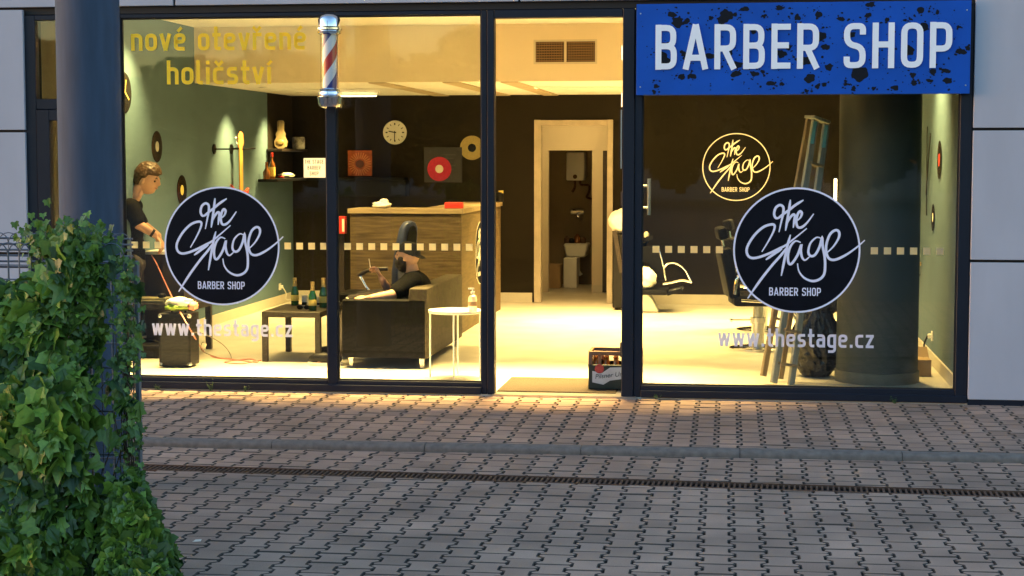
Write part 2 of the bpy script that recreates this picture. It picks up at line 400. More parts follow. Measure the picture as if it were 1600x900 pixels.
LOGO = [
 [(400, 215), (375, 235), (350, 238), (338, 210), (348, 170), (375, 150), (398, 162), (400, 200), (388, 260), (372, 335)],
 [(368, 233), (430, 190), (480, 150), (535, 115)],
 [(447, 113), (440, 170), (428, 250), (416, 325)],
 [(420, 290), (440, 245), (465, 215), (478, 222), (474, 260), (468, 305)],
 [(490, 258), (515, 235), (525, 205), (512, 192), (496, 215), (488, 260), (498, 298), (525, 300), (560, 270), (605, 208)],
 [(258, 470), (300, 400), (335, 330), (342, 290), (315, 283), (260, 305), (200, 365), (158, 440), (160, 490), (190, 513), (240, 507), (310, 480), (380, 445), (420, 423), (480, 375), (560, 308)],
 [(285, 525), (340, 485), (395, 448)],
 [(424, 440), (390, 490), (330, 560), (250, 665), (165, 792)],
 [(450, 352), (430, 430), (412, 520), (391, 634)],
 [(520, 405), (485, 395), (452, 430), (435, 490), (440, 545), (462, 548), (500, 490), (523, 425), (521, 460), (530, 505), (550, 525), (580, 502)],
 [(655, 375), (625, 370), (585, 410), (572, 470), (590, 497), (620, 485), (648, 430), (663, 372), (668, 430), (682, 500), (686, 560), (680, 620), (650, 655), (600, 668), (545, 645), (510, 600), (500, 548)],
 [(690, 480), (740, 430), (775, 370), (775, 330), (750, 320), (715, 350), (692, 420), (695, 480), (715, 515), (755, 520), (820, 490), (890, 440), (950, 386)]]
def logo(mb_line, rad, o, ax, ay, d, ring=True):
    """the hand-drawn mark: circle line, two script words and the small capitals"""
    o, ax, ay, d = Vector(o), Vector(ax), Vector(ay), Vector(d); up = d.normalized()*.0003; wd = 16.5/430*rad
    if ring:
        c = [Vector((math.cos(2*math.pi*k/72), math.sin(2*math.pi*k/72)))*rad*.985 for k in range(73)]
        ribbon(mb_line, c, wd*.75, o, ax, ay, d, None)
    for i, st in enumerate(LOGO):
        pts = cr_spline([Vector(((x-492)/430*rad, (458-y)/430*rad, 0)) for x, y in st], 6); n = len(pts)
        W = [wd*(.45 + .6*min(1, 5*min(k, n-1-k)/n)) for k in range(n)]
        ribbon(mb_line, [Vector((p.x, p.y)) for p in pts], W, o, ax, ay, d + up*(1+i % 5), ramp=.0009)
    text(mb_line, 'BARBER SHOP', o + ax*(-182/430*rad) + ay*(-312/430*rad), 56/430*rad, 350/430*rad, ax, ay, d)

# ================================================================== GROUND
ZUP, ZLOW = -.012, -.055      # upper walk and lower yard
def colour_attr(me, vals):
    a = me.attributes.new('piece', 'FLOAT', 'FACE'); a.data.foreach_set('value', vals)
M_paver = attr_mat('concrete_pavers', (.268, .172, .120), (.465, .305, .220), .88, 260, .3, stain=(1.6, .76, 1.14), dirt=(.078, .060, .047))
def pavers(name, x0, x1, y0, y1, z, rot, pivot, cut=(), L=.19, W=.149, t=.014, label=None):
    """interlocking double-T concrete blocks, each with its own chamfered edge, over dark joint sand"""
    vs, fs, vals = [], [], []; rnd = random.Random(hash(name) % 1000 if False else len(name))
    ca, sa = math.cos(rot), math.sin(rot)
    gs, ge = .0034, .0052; ch = .012; e = .012
    hw, nw = W/2 + t - gs, W/2 - t - gs; hl = L/2 - ge
    out = [(hw-ch*.9, -hl), (hw, -hl+ch*1.3), (hw, -L/4-e), (nw, -L/4+e), (nw, L/4-e), (hw, L/4+e), (hw, hl-ch*1.3), (hw-ch*.9, hl)]
    out = out + [(-x, y) for x, y in reversed(out)]
    n = len(out)
    def inset(q, k):
        r = []
        for i in range(n):
            a, p, b = Vector(q[i-1]), Vector(q[i]), Vector(q[(i+1) % n]); t0, t1 = (p-a).normalized(), (b-p).normalized()
            nn = (Vector((-t0.y, t0.x)) + Vector((-t1.y, t1.x))).normalized(); r.append(p + nn*k)
        return r
    ins = inset(out, .0043)
    i0, i1 = math.floor((x0-pivot[0])/W), math.ceil((x1-pivot[0])/W); j0, j1 = math.floor((y0-pivot[1])/L)-1, math.ceil((y1-pivot[1])/L)+1
    for i in range(i0, i1+1):
        for j in range(j0, j1+1):
            cx, cyy = i*W + rnd.uniform(-.001, .001), (j + (.5 if i % 2 else 0))*L + rnd.uniform(-.0012, .0012)
            wx, wy = pivot[0] + cx*ca - cyy*sa, pivot[1] + cx*sa + cyy*ca
            if not (x0-.15 < wx < x1+.15 and y0-.15 < wy < y1+.15): continue
            dz = rnd.gauss(0, .0011); tx, ty = rnd.gauss(0, .006), rnd.gauss(0, .006); b = len(vs)
            for q, zz in ((ins, 0.), (out, -.0055), (out, -.04)):
                for x, y in q:
                    vs.append((pivot[0] + (cx+x)*ca - (cyy+y)*sa, pivot[1] + (cx+x)*sa + (cyy+y)*ca, z + zz + dz + x*tx + y*ty))
            v = min(1, max(.13, rnd.gauss(.56, .13))); v = v if rnd.random() > .03 else max(.13, v-.4)
            fs.append(tuple(b+k for k in range(n))); vals.append(v)
            for lay in (0, 1):
                for k in range(n):
                    fs.append((b+lay*n+k, b+lay*n+n+k, b+lay*n+n+(k+1) % n, b+lay*n+(k+1) % n)); vals.append(0.)
    me = bpy.data.meshes.new(name); me.from_pydata(vs, [], fs); colour_attr(me, vals)
    bm = bmesh.new(); bm.from_mesh(me)
    for co, no in cut:
        bmesh.ops.bisect_plane(bm, geom=bm.verts[:]+bm.edges[:]+bm.faces[:], plane_co=co, plane_no=no, clear_outer=True)
    bm.to_mesh(me); bm.free()
    return props(link(name, me, M_paver), kind='structure')
# kerb line and drain line on the ground
K0, K1 = Vector((-6.6, -2.36 - .036*2, 0)), Vector((4.6, -2.16, 0))
KD = (K1-K0).normalized(); KN = Vector((-KD.y, KD.x, 0))          # KN points to the shop
D0, D1 = Vector((-6.6, -3.085, 0)), Vector((4.6, -3.27, 0)); D0 = Vector((-6.6, -3.00, 0)); D1 = Vector((4.6, -3.36, 0))
DD = (D1-D0).normalized(); DN = Vector((-DD.y, DD.x, 0))
XA, XB = -6.6, 4.6
pavers('pavement', XA, XB, -2.6, -.03, ZUP, .01, (-1.0, -1.0), [(K0 + KN*.10, -KN), ((0, -.035, 0), (0, 1, 0)), ((XA, 0, 0), (-1, 0, 0)), ((XB, 0, 0), (1, 0, 0))])
pavers('paved_strip', XA, XB, -3.4, -1.9, ZLOW, -.01, (-1.05, -2.6), [(K0 - KN*.024, KN), (D0 + DN*.097, -DN), ((XA, 0, 0), (-1, 0, 0)), ((XB, 0, 0), (1, 0, 0))])
pavers('paved_yard', XA, XB, -9.6, -2.9, ZLOW, .012, (-1.02, -4.5), [(D0 - DN*.097, DN), ((XA, 0, 0), (-1, 0, 0)), ((XB, 0, 0), (1, 0, 0))])
mb = MB(); mb.box((XA, -9.6, -.13), (XB, -2.2, ZLOW-.022)); props(mb.build('joint_sand', M_soil, smooth=0), kind='structure')
mb = MB(); mb.prism([(K0.x, K0.y+.05), (K1.x, K1.y+.05), (XB, -.02), (XA, -.02)], (0, 0, ZUP-.022), (1, 0, 0), (0, 1, 0), (0, 0, -.05)); props(mb.build('walk_joint_sand', M_soil, smooth=0), kind='structure')
mb = MB(); mb.box((-600, -600, -.6), (600, 600, -.135)); props(mb.build('ground', mat('far_ground', (.10, .098, .095), .9, scale=.3), smooth=0), kind='structure')
# kerb of metre-long stones with a rounded nose
mb = MB(); nk = 11; Lk = (K1-K0).length; off = .02
for i in range(nk+1):
    a = K0 + KD*max(0, i*.998 + off - .42); b = K0 + KD*min(Lk, (i+1)*.998 + off - .42 - .004)
    if (b-a).length < .05: continue
    j = random.uniform(-.0015, .0015)
    prof = [(.10, -.09), (.10, ZUP+.001+j), (.036, ZUP+.001+j), (.022, ZUP-.002+j), (.010, ZUP-.009+j), (.003, ZUP-.018+j), (0, ZUP-.032+j), (0, -.09)]
    mb.prism(prof, a, KN, (0, 0, 1), b-a)
props(mb.build('kerb', M_kerb, smooth=50), kind='structure')
# drain: cast grating in a channel
dr = thing('drain_channel', 'rusty slotted drain channel running across the pavers below the kerb', 'drain', (-1, -3.15, ZLOW))
mb = MB(); frame_w = .145
for s in (-1, 1):
    mb.bar(D0 + DN*s*.088 + Vector((0, 0, ZLOW-.008)), D1 + DN*s*.088 + Vector((0, 0, ZLOW-.008)), .014, .02)
mb.build('channel_frame', M_rust, dr, smooth=0)
mb = MB(); Ld = (D1-D0).length; p = .031
for i in range(int(Ld/p)):
    c = D0 + DD*(i+.5)*p + Vector((0, 0, ZLOW-.010)); mb.bar(c - DN*.080, c + DN*.080, .012, .014)
mb.build('grating', M_rust, dr, smooth=0)
mb = MB(); mb.bar(D0 + Vector((0, 0, ZLOW-.024)), D1 + Vector((0, 0, ZLOW-.024)), .175, .006); mb.build('channel_bed', M_gasket, dr, smooth=0)
# bits of litter on the pavers
for q, lab in (((308, 846), 'small pale scrap of paper on the pavers beside the ivy'), ((437, 624), 'white cigarette end on the walk below the left window')):
    c = U(q[0], q[1], 2, ZLOW if q[1] > 700 else ZUP); mb = MB()
    if q[1] > 700: mb.prism([(-.02, -.012), (.022, -.015), (.018, .014), (-.012, .016)], c + Vector((0, 0, .003)), (1, 0, .1), (0, 1, .15), (0, 0, .002)); nm, ct = 'paper_scrap', 'litter'
    else: mb.tube([c + Vector((-.014, 0, .006)), c + Vector((.014, .006, .006))], .004, 8); nm, ct = 'cigarette_end', 'litter'
    props(mb.build(nm, M_label_w), lab, ct)

# ================================================================== THE SHOP BUILDING
XL, XR, YB = -5.70, 1.645, 8.35            # inside faces of the side walls and of the back wall
ZHI, ZLO, YBULK = 3.16, 2.585, 4.45         # front ceiling, rear ceiling, face of the step between them
bd = thing('shop_building', 'grey panelled building holding the barber shop', 'building', (0, 0, 0))
def part(name, boxes, m, parent=bd, bevel=0., label=None):
    mb = MB()
    for a, b in boxes: mb.box(a, b)
    return mb.build(name, m, parent, bevel=bevel, smooth=0, label=label)
part('floor', [((XL-.2, -.02, -.12), (XR+.2, 13, 0))], M_floor)
part('side_wall', [((XL-.15, .06, 0), (XL, YB+.0, 3.4))], M_wall_green, label='sage green left wall')
part('side_wall', [((XR, .06, 0), (XR+.15, YB+.0, 3.4))], M_wall_green, label='sage green right wall')
DL, DR_, DT = -2.535, -1.69, 2.215          # opening in the back wall
part('back_wall', [((XL-.15, YB, 0), (DL, YB+.12, 3.4)), ((DR_, YB, 0), (XR+.15, YB+.12, 3.4)), ((DL, YB, DT), (DR_, YB+.12, 3.4))], M_wall_dark)
part('ceiling', [((XL-.15, .0, ZHI), (XR+.15, YBULK+.05, ZHI+.1))], M_ceil, label='high front ceiling')
part('ceiling', [((XL-.15, YBULK+.05, ZLO), (XR+.15, YB+.1, ZLO+.1))], M_ceil, label='lower rear ceiling')
blk = part('bulkhead', [((XL, YBULK, ZLO-.002), (XR, YBULK+.05, ZHI))], mat('peach_cream_paint', (.80, .69, .52), .85, var=.03, scale=2))
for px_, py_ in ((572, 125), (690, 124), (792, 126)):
    x_ = U(px_, py_, 2, ZLO).x; part('ceiling_strip', [((x_-.09, YBULK+.06, ZLO-.012), (x_+.09, YB-.003, ZLO-.0015))], mat('beige_ceiling_strip', (.46, .37, .25), .8))  # shade bands running back along the low ceiling, put in as darker beige strips
# ventilation grille on the bulkhead
gx0, gx1, gz0, gz1 = FX(837, 80, YBULK), FX(930, 80, YBULK), FZ(880, 97, YBULK), FZ(880, 65, YBULK); gm = (gx0+gx1)/2
gr = part('vent_grille', [((gx0-.02, YBULK-.012, gz0-.02), (gx1+.02, YBULK-.001, gz0)), ((gx0-.02, YBULK-.012, gz1), (gx1+.02, YBULK-.001, gz1+.02)), ((gx0-.02, YBULK-.012, gz0), (gx0, YBULK-.001, gz1)), ((gx1, YBULK-.012, gz0), (gx1+.02, YBULK-.001, gz1)), ((gm-.012, YBULK-.012, gz0), (gm+.012, YBULK-.001, gz1))], M_cream, bd)
mb = MB()
for k in range(8):
    z = gz0 + (k+.5)*(gz1-gz0)/8
    for a, b in ((gx0, gm-.012), (gm+.012, gx1)): mb.box((a, YBULK-.008, z-.005), (b, YBULK-.002, z+.005))
for k in range(24):
    x = gx0 + (k+.5)*(gx1-gx0)/24
    if abs(x-gm) > .02: mb.box((x-.004, YBULK-.0095, gz0), (x+.004, YBULK-.0085, gz1))
mb.build('grille_slats', M_grill, gr, smooth=0)
mb = MB(); mb.box((gx0, YBULK-.0018, gz0), (gx1, YBULK-.0008, gz1)); mb.build('grille_back', M_black, gr, smooth=0)
# baseboards
part('baseboard', [((XL+.002, .08, .001), (XL+.018, YB-.02, .11))], M_base)
part('baseboard', [((XR-.018, .08, .001), (XR-.002, YB-.02, .11))], M_base)
part('baseboard', [((XL+.02, YB-.016, .001), (DL-.10, YB-.002, .12)), ((DR_+.10, YB-.016, .001), (XR-.02, YB-.002, .12))], M_base)
# back doorway: wide pale frame, corridor, second opening to a dim utility room
part('door_frame', [((DL-.075, YB-.03, .001), (DL+.01, YB+.15, DT+.06)), ((DR_-.01, YB-.03, .001), (DR_+.06, YB+.15, DT+.06)), ((DL+.01, YB-.028, DT-.01), (DR_-.01, YB+.15, DT+.058))], mat('pale_frame_paint', (.46, .40, .32), .5), bevel=.004)
Y2 = 10.0; U0, U1, UT = FX(857, 300, Y2), FX(925, 300, Y2), FZ(890, 235, Y2)
part('corridor_wall', [((-3.6, Y2, 0), (U0, Y2+.1, 3)), ((U1, Y2, 0), (-.6, Y2+.1, 3)), ((U0, Y2, UT), (U1, Y2+.1, 3))], M_cream)
part('corridor_wall', [((-3.7, YB+.13, 0), (-3.6, 11.7, 3))], M_cream)
part('corridor_wall', [((-.7, YB+.13, 0), (-.6, 11.7, 3))], M_cream)
part('corridor_ceiling', [((-3.7, YB+.13, 2.6), (-.6, 11.7, 2.7))], M_ceil)
part('utility_wall', [((-3.5, 11.5, 0), (-.7, 11.6, 3))], M_util)
part('corridor_door', [((FX(942, 300, Y2-.02), Y2-.04, .01), (FX(950, 300, Y2-.02), Y2-.002, 1.9))], M_darkwood)
part('baseboard', [((U1+.02, Y2-.014, .001), (-.72, Y2-.002, .10))], M_base)
# outside cladding
ZC0, ZC1, ZTOP = 1.055, 2.02, 2.965; ft = -.05
def panel(x0, x1, z0, z1): part('cladding_panel', [((x0, ft, z0), (x1, ft+.035, z1))], M_panel, bevel=.003)
jw = .010
PL = FX(39, 200, ft); PR = FX(1518, 300, ft)
for a, b in ((-7.6, PL),):
    for z0, z1 in ((.03, ZC0-jw), (ZC0+jw, ZC1-jw), (ZC1+jw, ZTOP)): panel(a, b, z0, z1)
for a, b in ((PR+.004, 3.0), (3.02, 5.0)):
    for z0, z1 in ((.03, ZC0-jw), (ZC0+jw, ZC1-jw), (ZC1+jw, ZTOP+.03)): panel(a, b, z0, z1)
xs = [-7.6, FX(272, 5, ft), FX(811, 3, ft), PR-.008, 3.01, 5.0]
for a, b in zip(xs[:-1], xs[1:]): panel(a+.009, b-.009, ZTOP+.02, 4.35)
part('facade_backing', [((-7.7, -.008, 0), (-5.66, .05, 4.4)), ((1.64, -.008, 0), (5.1, .05, 4.4)), ((-5.66, -.008, 2.93), (1.64, .05, 4.4))], M_gasket)
part('plinth', [((-7.6, -.04, -.06), (-5.67, -.006, .03))], M_frame)
part('plinth', [((1.645, -.04, -.06), (5.0, -.006, .03))], M_frame)
part('upper_storey', [((-7.7, .05, 3.42), (5.1, 14, 9)), ((-7.7, .06, 0), (-5.86, 14, 3.42)), ((1.8, .06, 0), (5.1, 14, 3.42)), ((-5.86, 13, 0), (1.8, 14, 3.42))], M_panel)
part('door_sill', [((FX(770, 612), -.06, -.03), (FX(994, 616), .10, .004))], M_steel)

# ================================================================== GLAZED FRONT
F0, F1 = -.025, .055     # depth of the frames
def frame_rect(mb, x0, x1, z0, z1, wl, wr, wb, wt, y0=F0, y1=F1):
    mb.box((x0, y0, z0), (x0+wl, y1, z1)); mb.box((x1-wr, y0, z0), (x1, y1, z1))
    mb.box((x0+wl, y0+.001, z0), (x1-wr, y1-.001, z0+wb)); mb.box((x0+wl, y0+.001, z1-wt), (x1-wr, y1-.001, z1))
def gasket(mb, x0, x1, z0, z1):
    for y in (-.004, .022):
        t = .009
        mb.box((x0, y, z0), (x0+t, y+.006, z1)); mb.box((x1-t, y, z0), (x1, y+.006, z1)); mb.box((x0+t, y, z0), (x1-t, y+.006, z0+t)); mb.box((x0+t, y, z1-t), (x1-t, y+.006, z1))
ZF = 2.925
xA0, xA1 = FX(41), FX(187); xM0, xM1 = FX(511), FX(526.5); xP0, xP1 = FX(752.5), FX(773); xQ0, xQ1 = FX(970), FX(1003); xR0, xR1 = FX(1497), FX(1516)
zb, zt = .088, 2.893
# far left glazed door bay
part('side_pier', [((XL+.003, .10, .001), (FX(80, 90, .3), .45, ZHI-.002))], mat('olive_paint', (.05, .045, .025), .8))  # added dark stub that darkens the view through the side door bay
lb = thing('glazed_side_door', 'narrow glazed door with a small top light beside the round outdoor column', 'door', (xA0, 0, 0))
x1 = xA1 - .08
mb = MB(); frame_rect(mb, xA0, x1+.08, 0, ZF, .11, .09, .09, .04); zt1, zt0 = FZ(75, 155), FZ(75, 171); mb.box((xA0+.11, F0+.002, zt0), (x1-.01, F1-.002, zt1)); mb.build('frame', M_frame, lb, bevel=.004)
mb = MB(); frame_rect(mb, xA0+.113, x1-.013, .093, zt0-.004, .105, .09, .11, .085, F0-.012, F1-.01); mb.build('door_leaf', M_frame, lb, bevel=.004)
mb = MB(); mb.box((xA0+.11, .006, zt1), (x1-.01, .016, ZF-.04)); mb.build('glass_pane', M_glass, lb, smooth=0)
mb = MB(); mb.box((xA0+.218, .006, .203), (x1-.103, .016, zt0-.089)); mb.build('glass_pane', M_glass, lb, smooth=0)
# big left window of two panes
lw_ = thing('shop_window', 'wide two-pane shop window left of the open entrance', 'window', (xM0, 0, 0))
mb = MB(); x0 = xA1 + .002
mb.box((x0, F0, 0), (x0+.035, F1, ZF)); mb.box((xM0, F0, .0), (xM1, F1, ZF)); mb.box((xP0, F0, 0), (xP0+.045, F1, ZF))
mb.box((x0+.035, F0+.001, 0), (xM0, F1-.001, zb)); mb.box((xM1, F0+.001, 0), (xP0, F1-.001, zb)); mb.box((x0+.035, F0+.001, zt), (xM0, F1-.001, ZF)); mb.box((xM1, F0+.001, zt), (xP0, F1-.001, ZF))
mb.box((x0, F0-.02, .0), (xP0, F0-.0005, .055))
mb.build('frame', M_frame, lw_, bevel=.004)
mb = MB(); gasket(mb, x0+.035, xM0, zb, zt); gasket(mb, xM1, xP0, zb, zt); mb.build('gasket', M_gasket, lw_, smooth=0)
for a, b in ((x0+.037, xM0-.002), (xM1+.002, xP0-.002)):
    mb = MB(); mb.box((a, .004, zb+.002), (b, .014, zt-.002)); mb.build('glass_pane', M_glass, lw_, smooth=0)
# right window
rw_ = thing('shop_window', 'wide single-pane shop window under the blue sign', 'window', (xR0, 0, 0))
mb = MB(); frame_rect(mb, xQ1-.055, xR1, 0, ZF, .055, xR1-xR0, zb+.004, ZF-zt); mb.box((xQ1, F0-.02, .0), (xR1, F0-.0005, .055)); mb.build('frame', M_frame, rw_, bevel=.004)
mb = MB(); gasket(mb, xQ1, xR0, zb+.004, zt); mb.build('gasket', M_gasket, rw_, smooth=0)
mb = MB(); mb.box((xQ1+.002, .004, zb+.006), (xR0-.002, .014, zt-.002)); mb.build('glass_pane', M_glass, rw_, smooth=0)
# film squares, texts and round stickers on the panes
YS = -.0005
def squares(win, segs, zc, pitch=.0952, sz=.052):
    mb = MB(); lift = 0
    for x0, x1 in segs:
        k = math.ceil((x0+.03)/pitch)
        while k*pitch < x1-.03:
            mb.box((k*pitch-sz/2, YS, zc-sz/2), (k*pitch+sz/2, YS+.003, zc+sz/2)); k += 1
    mb.build('privacy_squares', M_sq_film, win, smooth=0)
squares(lw_, [(x0+.037, FX(256, 385)), (FX(438, 385), xM0), (xM1, xP0)], FZ(540, 385))
squares(rw_, [(xQ1, FX(1143, 390)), (FX(1346, 391), xR0)], FZ(1240, 391))
def sticker(win, px, py, rad):
    c = U(px, py, 1, YS); mb = MB()
    mb.prism([(math.cos(2*math.pi*k/80)*rad, math.sin(2*math.pi*k/80)*rad) for k in range(80)], c, (1, 0, 0), (0, 0, 1), (0, -.0015, 0))
    st = mb.build('logo_sticker', M_sticker, win, smooth=0)
    mb = MB(); logo(mb, rad, c + Vector((0, -.0017, 0)), (1, 0, 0), (0, 0, 1), (0, -.0008, 0)); mb.build('logo_lines', M_stwhite, st, smooth=0)
sticker(lw_, 346.5, 384.5, .465); sticker(rw_, 1244.5, 391, .470)
def wtext(win, s, px0, px1, base, top, m, nm='window_lettering'):
    o = U(px0, base, 1, YS); h = FZ((px0+px1)/2, top) - FZ((px0+px1)/2, base)
    mb = MB(); text(mb, s, o, h, FX(px1, base) - o.x, d=(0, -.001, 0)); mb.build(nm, m, win, smooth=0)
M_letter_w = M_text_film
wtext(lw_, 'www.thestage.cz', 238, 457, 523.5, 498, M_text_film)
wtext(rw_, 'www.thestage.cz', 1122, 1365, 540.5, 512, M_text_film)
wtext(lw_, 'nové otevřené', 205, 478, 79.5, 42.5, M_yel_film)
wtext(lw_, 'holičství', 261, 424, 132, 95, M_yel_film)
# entrance: frame with the leaf folded inwards
en = thing('entrance_door', 'open entrance door with its dark frame, leaf folded inwards beside the beer crate', 'door', (xQ0, 0, 0))
mb = MB(); mb.box((xP0+.047, F0-.01, 0), (xP1, F1+.02, ZF)); mb.box((xQ0+.012, F0-.012, 0), (xQ1-.057, F1+.02, ZF)); mb.box((xP1, F0-.009, FZ(870, 28)), (xQ0+.012, F1+.018, ZF)); mb.build('door_frame', M_frame, en, bevel=.005)
# leaf standing at a right angle to the front, inside
xl = xQ0 + .035; lf0, lf1, lz = .085, 1.10, 2.83
mb = MB()
for a, b in (((xl-.022, lf0, .012), (xl+.022, lf0+.09, lz)), ((xl-.022, lf1-.09, .012), (xl+.022, lf1, lz)), ((xl-.021, lf0+.09, .012), (xl+.021, lf1-.09, .13)), ((xl-.021, lf0+.09, lz-.09), (xl+.021, lf1-.09, lz))): mb.box(a, b)
leaf = mb.build('door_leaf', M_frame, en, bevel=.004)
mb = MB(); mb.box((xl-.005, lf0+.09, .13), (xl+.005, lf1-.09, lz-.09)); mb.build('glass_pane', M_glass, leaf, smooth=0)
hx = FX(1014, 310, 1.05); mb = MB(); za, zc = FZ(1016, 336, 1.05), FZ(1016, 279, 1.05); mb.tube([(hx, 1.05, za), (hx, 1.05, zc)], .015, 12)
for z in (za+.06, zc-.06): mb.tube([(xl+.02, 1.05, z), (hx, 1.05, z)], .009, 8)
mb.build('pull_handle', M_steel, leaf)
for z in (.35, 1.5, 2.25, 2.6):
    mb = MB(); mb.tube([(xQ0+.006, F0-.006+.09, z-.055), (xQ0+.006, F0-.006+.09, z+.055)], .011, 10); mb.build('hinge', M_steel if z > 2 else M_frame, en)
mb = MB(); mb.box((xQ0-.001, -.036, 1.73), (xQ0+.007, -.012, 2.17)); mb.build('closer_rail', M_steel, en)
dm = thing('doormat', 'worn brown doormat lying inside the open entrance', 'mat', (U(860, 603, 2, 0)), 0)
mb = MB(); a, b = U(780, 613, 2, .0), U(808, 591, 2, 0); mb.box((FX(776, 612, .1), .10, .001), (FX(962, 612, .1), b.y, .012)); mb.build('mat_pile', M_mat_, dm, bevel=.003)

# blue sign over the right window
SY = -.10
s0, s1 = U(994, 148, 1, SY), U(1518, 2, 1, SY); s0.z = FZ(1250, 147.5, SY); s1.z = FZ(1250, 3.5, SY)
sg = thing('shop_sign', 'long blue sign panel with black ink splashes reading barber shop', 'sign', (s0.x, SY, s0.z))
mb = MB(); mb.box((s0.x, SY, s0.z), (s1.x, SY+.028, s1.z)); mb.box((s0.x+.1, SY+.028, s0.z+.05), (s1.x-.1, F0-.001, s0.z+.1)); mb.box((s0.x+.1, SY+.028, s1.z-.1), (s1.x-.1, F0-.001, s1.z-.05)); mb.build('sign_panel', M_blue, sg, bevel=.002)
mb = MB(); rnd = random.Random(5); k = 0
def blob(cx, cz, r, k):
    n = 22 if r > .012 else 12; ph = rnd.uniform(0, 6.3); sq = rnd.uniform(.6, 1.); A = [(m, rnd.uniform(0, .34/m**.55), rnd.uniform(0, 6.3)) for m in (2, 3, 5, 7)]
    rr = [r*(.95 + sum(a*math.cos(m*2*math.pi*i/n+p) for m, a, p in A)) for i in range(n)]
    pts = [(math.cos(2*math.pi*i/n+ph)*rr[i], math.sin(2*math.pi*i/n+ph)*rr[i]*sq) for i in range(n)]
    pts = [(min(max(x+cx, s0.x+.003), s1.x-.003), min(max(z+cz, s0.z+.003), s1.z-.003)) for x, z in pts]
    mb.prism(pts, (0, SY-.0003-.0000025*k, 0), (1, 0, 0), (0, 0, 1), (0, -.0002, 0))
def SP(x, y): p = U(980+x/2.857, y/2.857, 1, SY); return p.x, p.z
big = [(437, 75, 30), (225, 100, 26), (200, 65, 16), (265, 95, 14), (485, 330, 20), (490, 290, 22), (1038, 330, 36), (790, 270, 30), (815, 350, 22), (860, 165, 24), (885, 210, 18), (640, 372, 15), (1195, 392, 15), (243, 343, 14), (290, 340, 15), (370, 250, 18), (455, 235, 16), (160, 265, 30), (175, 200, 18), (260, 245, 16), (1255, 225, 24), (1325, 120, 20), (1280, 370, 14), (1275, 335, 12), (1430, 360, 17), (1365, 320, 13), (1490, 230, 18), (1520, 215, 12), (1310, 45, 15), (1085, 20, 15), (1075, 68, 12), (855, 65, 14), (760, 78, 14), (680, 35, 15), (610, 72, 9), (525, 40, 16), (480, 65, 9), (375, 82, 9), (570, 330, 14), (605, 320, 10), (690, 375, 10), (690, 240, 18), (640, 130, 9), (880, 378, 9), (900, 300, 14), (1110, 240, 14), (1000, 155, 14), (975, 375, 8), (1010, 395, 10), (850, 385, 11), (800, 405, 8), (130, 385, 11), (120, 410, 9), (1350, 360, 12), (1420, 315, 12), (1100, 395, 8), (955, 85, 12), (1160, 88, 10), (1240, 90, 8), (565, 140, 12), (400, 300, 12), (720, 215, 10), (1480, 120, 9), (1385, 55, 8)]
for x, y, r in big:
    cx, cz = SP(x, y); blob(cx, cz, r*1.15/2.857/207, k); k += 1
    for _ in range(rnd.randint(3, 7)):
        a = rnd.uniform(0, 6.28); d = r*rnd.uniform(1.1, 3.2)/2.857/207; blob(cx+math.cos(a)*d, cz+math.sin(a)*d*.8, rnd.uniform(.002, .011), k); k += 1
for _ in range(260):
    blob(rnd.uniform(s0.x+.02, s1.x-.02), rnd.uniform(s0.z+.02, s1.z-.02), rnd.uniform(.002, .007), k); k += 1
mb.build('ink_splashes', mat('black_ink', (.006, .008, .014), .5, var=.1, spec=.15), sg, smooth=0)
o = U(1024, 109, 1, SY-.006); e = U(1487, 105, 1, SY-.006)
mb = MB(); hgt = FZ(1250, 36, SY) - FZ(1250, 107, SY); text(mb, 'BARBER SHOP', o, hgt, e.x-o.x, d=(0, -.006, 0), gap=.155, ax=(1, 0, (e.z-o.z)/(e.x-o.x)*.0)); mb.build('sign_lettering', mat('pale_blue_white_acrylic', (.82, .90, 1.0), .4, var=.02), sg, smooth=0)
for x, z in ((s0.x+.03, s0.z+.06), (s0.x+.03, s1.z-.07), (s1.x-.03, s0.z+.06), (s1.x-.03, s1.z-.07)): mb = MB(); mb.lathe([(.006, 0), (.005, .003), (0, .004)], (x, SY, z), 10, Matrix.Rotation(R(90), 4, 'X')); mb.build('screw_head', M_steel, sg)

# barber pole
bx = FX(515, 95, -.14); by = -.14; sc_ = lambda y: FZ(515, y, by)
bp_ = thing('barber_pole', 'chrome barber pole with red white and blue stripes over the window mullion', 'barber pole', (bx, by, sc_(170)))
r1 = .078
def lat(name, prof, m, par=bp_): mb = MB(); mb.lathe(prof, (bx, by, 0), 36); return mb.build(name, m, par, smooth=40)
z = sc_
lat('dome_cap', [(0, z(22)), (r1*.62, z(23)), (r1*.95, z(26.5)), (r1*1.10, z(31)), (r1*1.12, z(42)), (r1*1.02, z(43))], M_chrome)
lat('upper_collar', [(r1*1.0, z(43.5)), (r1*1.26, z(44)), (r1*1.26, z(46.5)), (r1*1.05, z(48)), (r1*1.16, z(49)), (r1*1.14, z(52.5)), (r1*.9, z(54))], M_chrome)
lat('lower_collar', [(r1*.9, z(138)), (r1*1.0, z(140)), (r1*.98, z(142.5)), (r1*1.14, z(144)), (r1*1.16, z(147)), (r1*1.05, z(149.5))], M_chrome)
lat('bottom_cup', [(r1*1.06, z(150)), (r1*1.24, z(151)), (r1*1.24, z(154)), (r1*1.18, z(155.5)), (r1*1.16, z(162)), (r1*.98, z(167)), (r1*.5, z(169.5)), (0, z(170))], M_chrome)
stripe = bpy.data.materials.new('barber_stripes'); stripe.use_nodes = True; n = stripe.node_tree; b = n.nodes['Principled BSDF']; b.inputs['Roughness'].default_value = .4
tc = n.nodes.new('ShaderNodeTexCoord'); sx = n.nodes.new('ShaderNodeSeparateXYZ'); n.links.new(tc.outputs['Object'], sx.inputs[0])
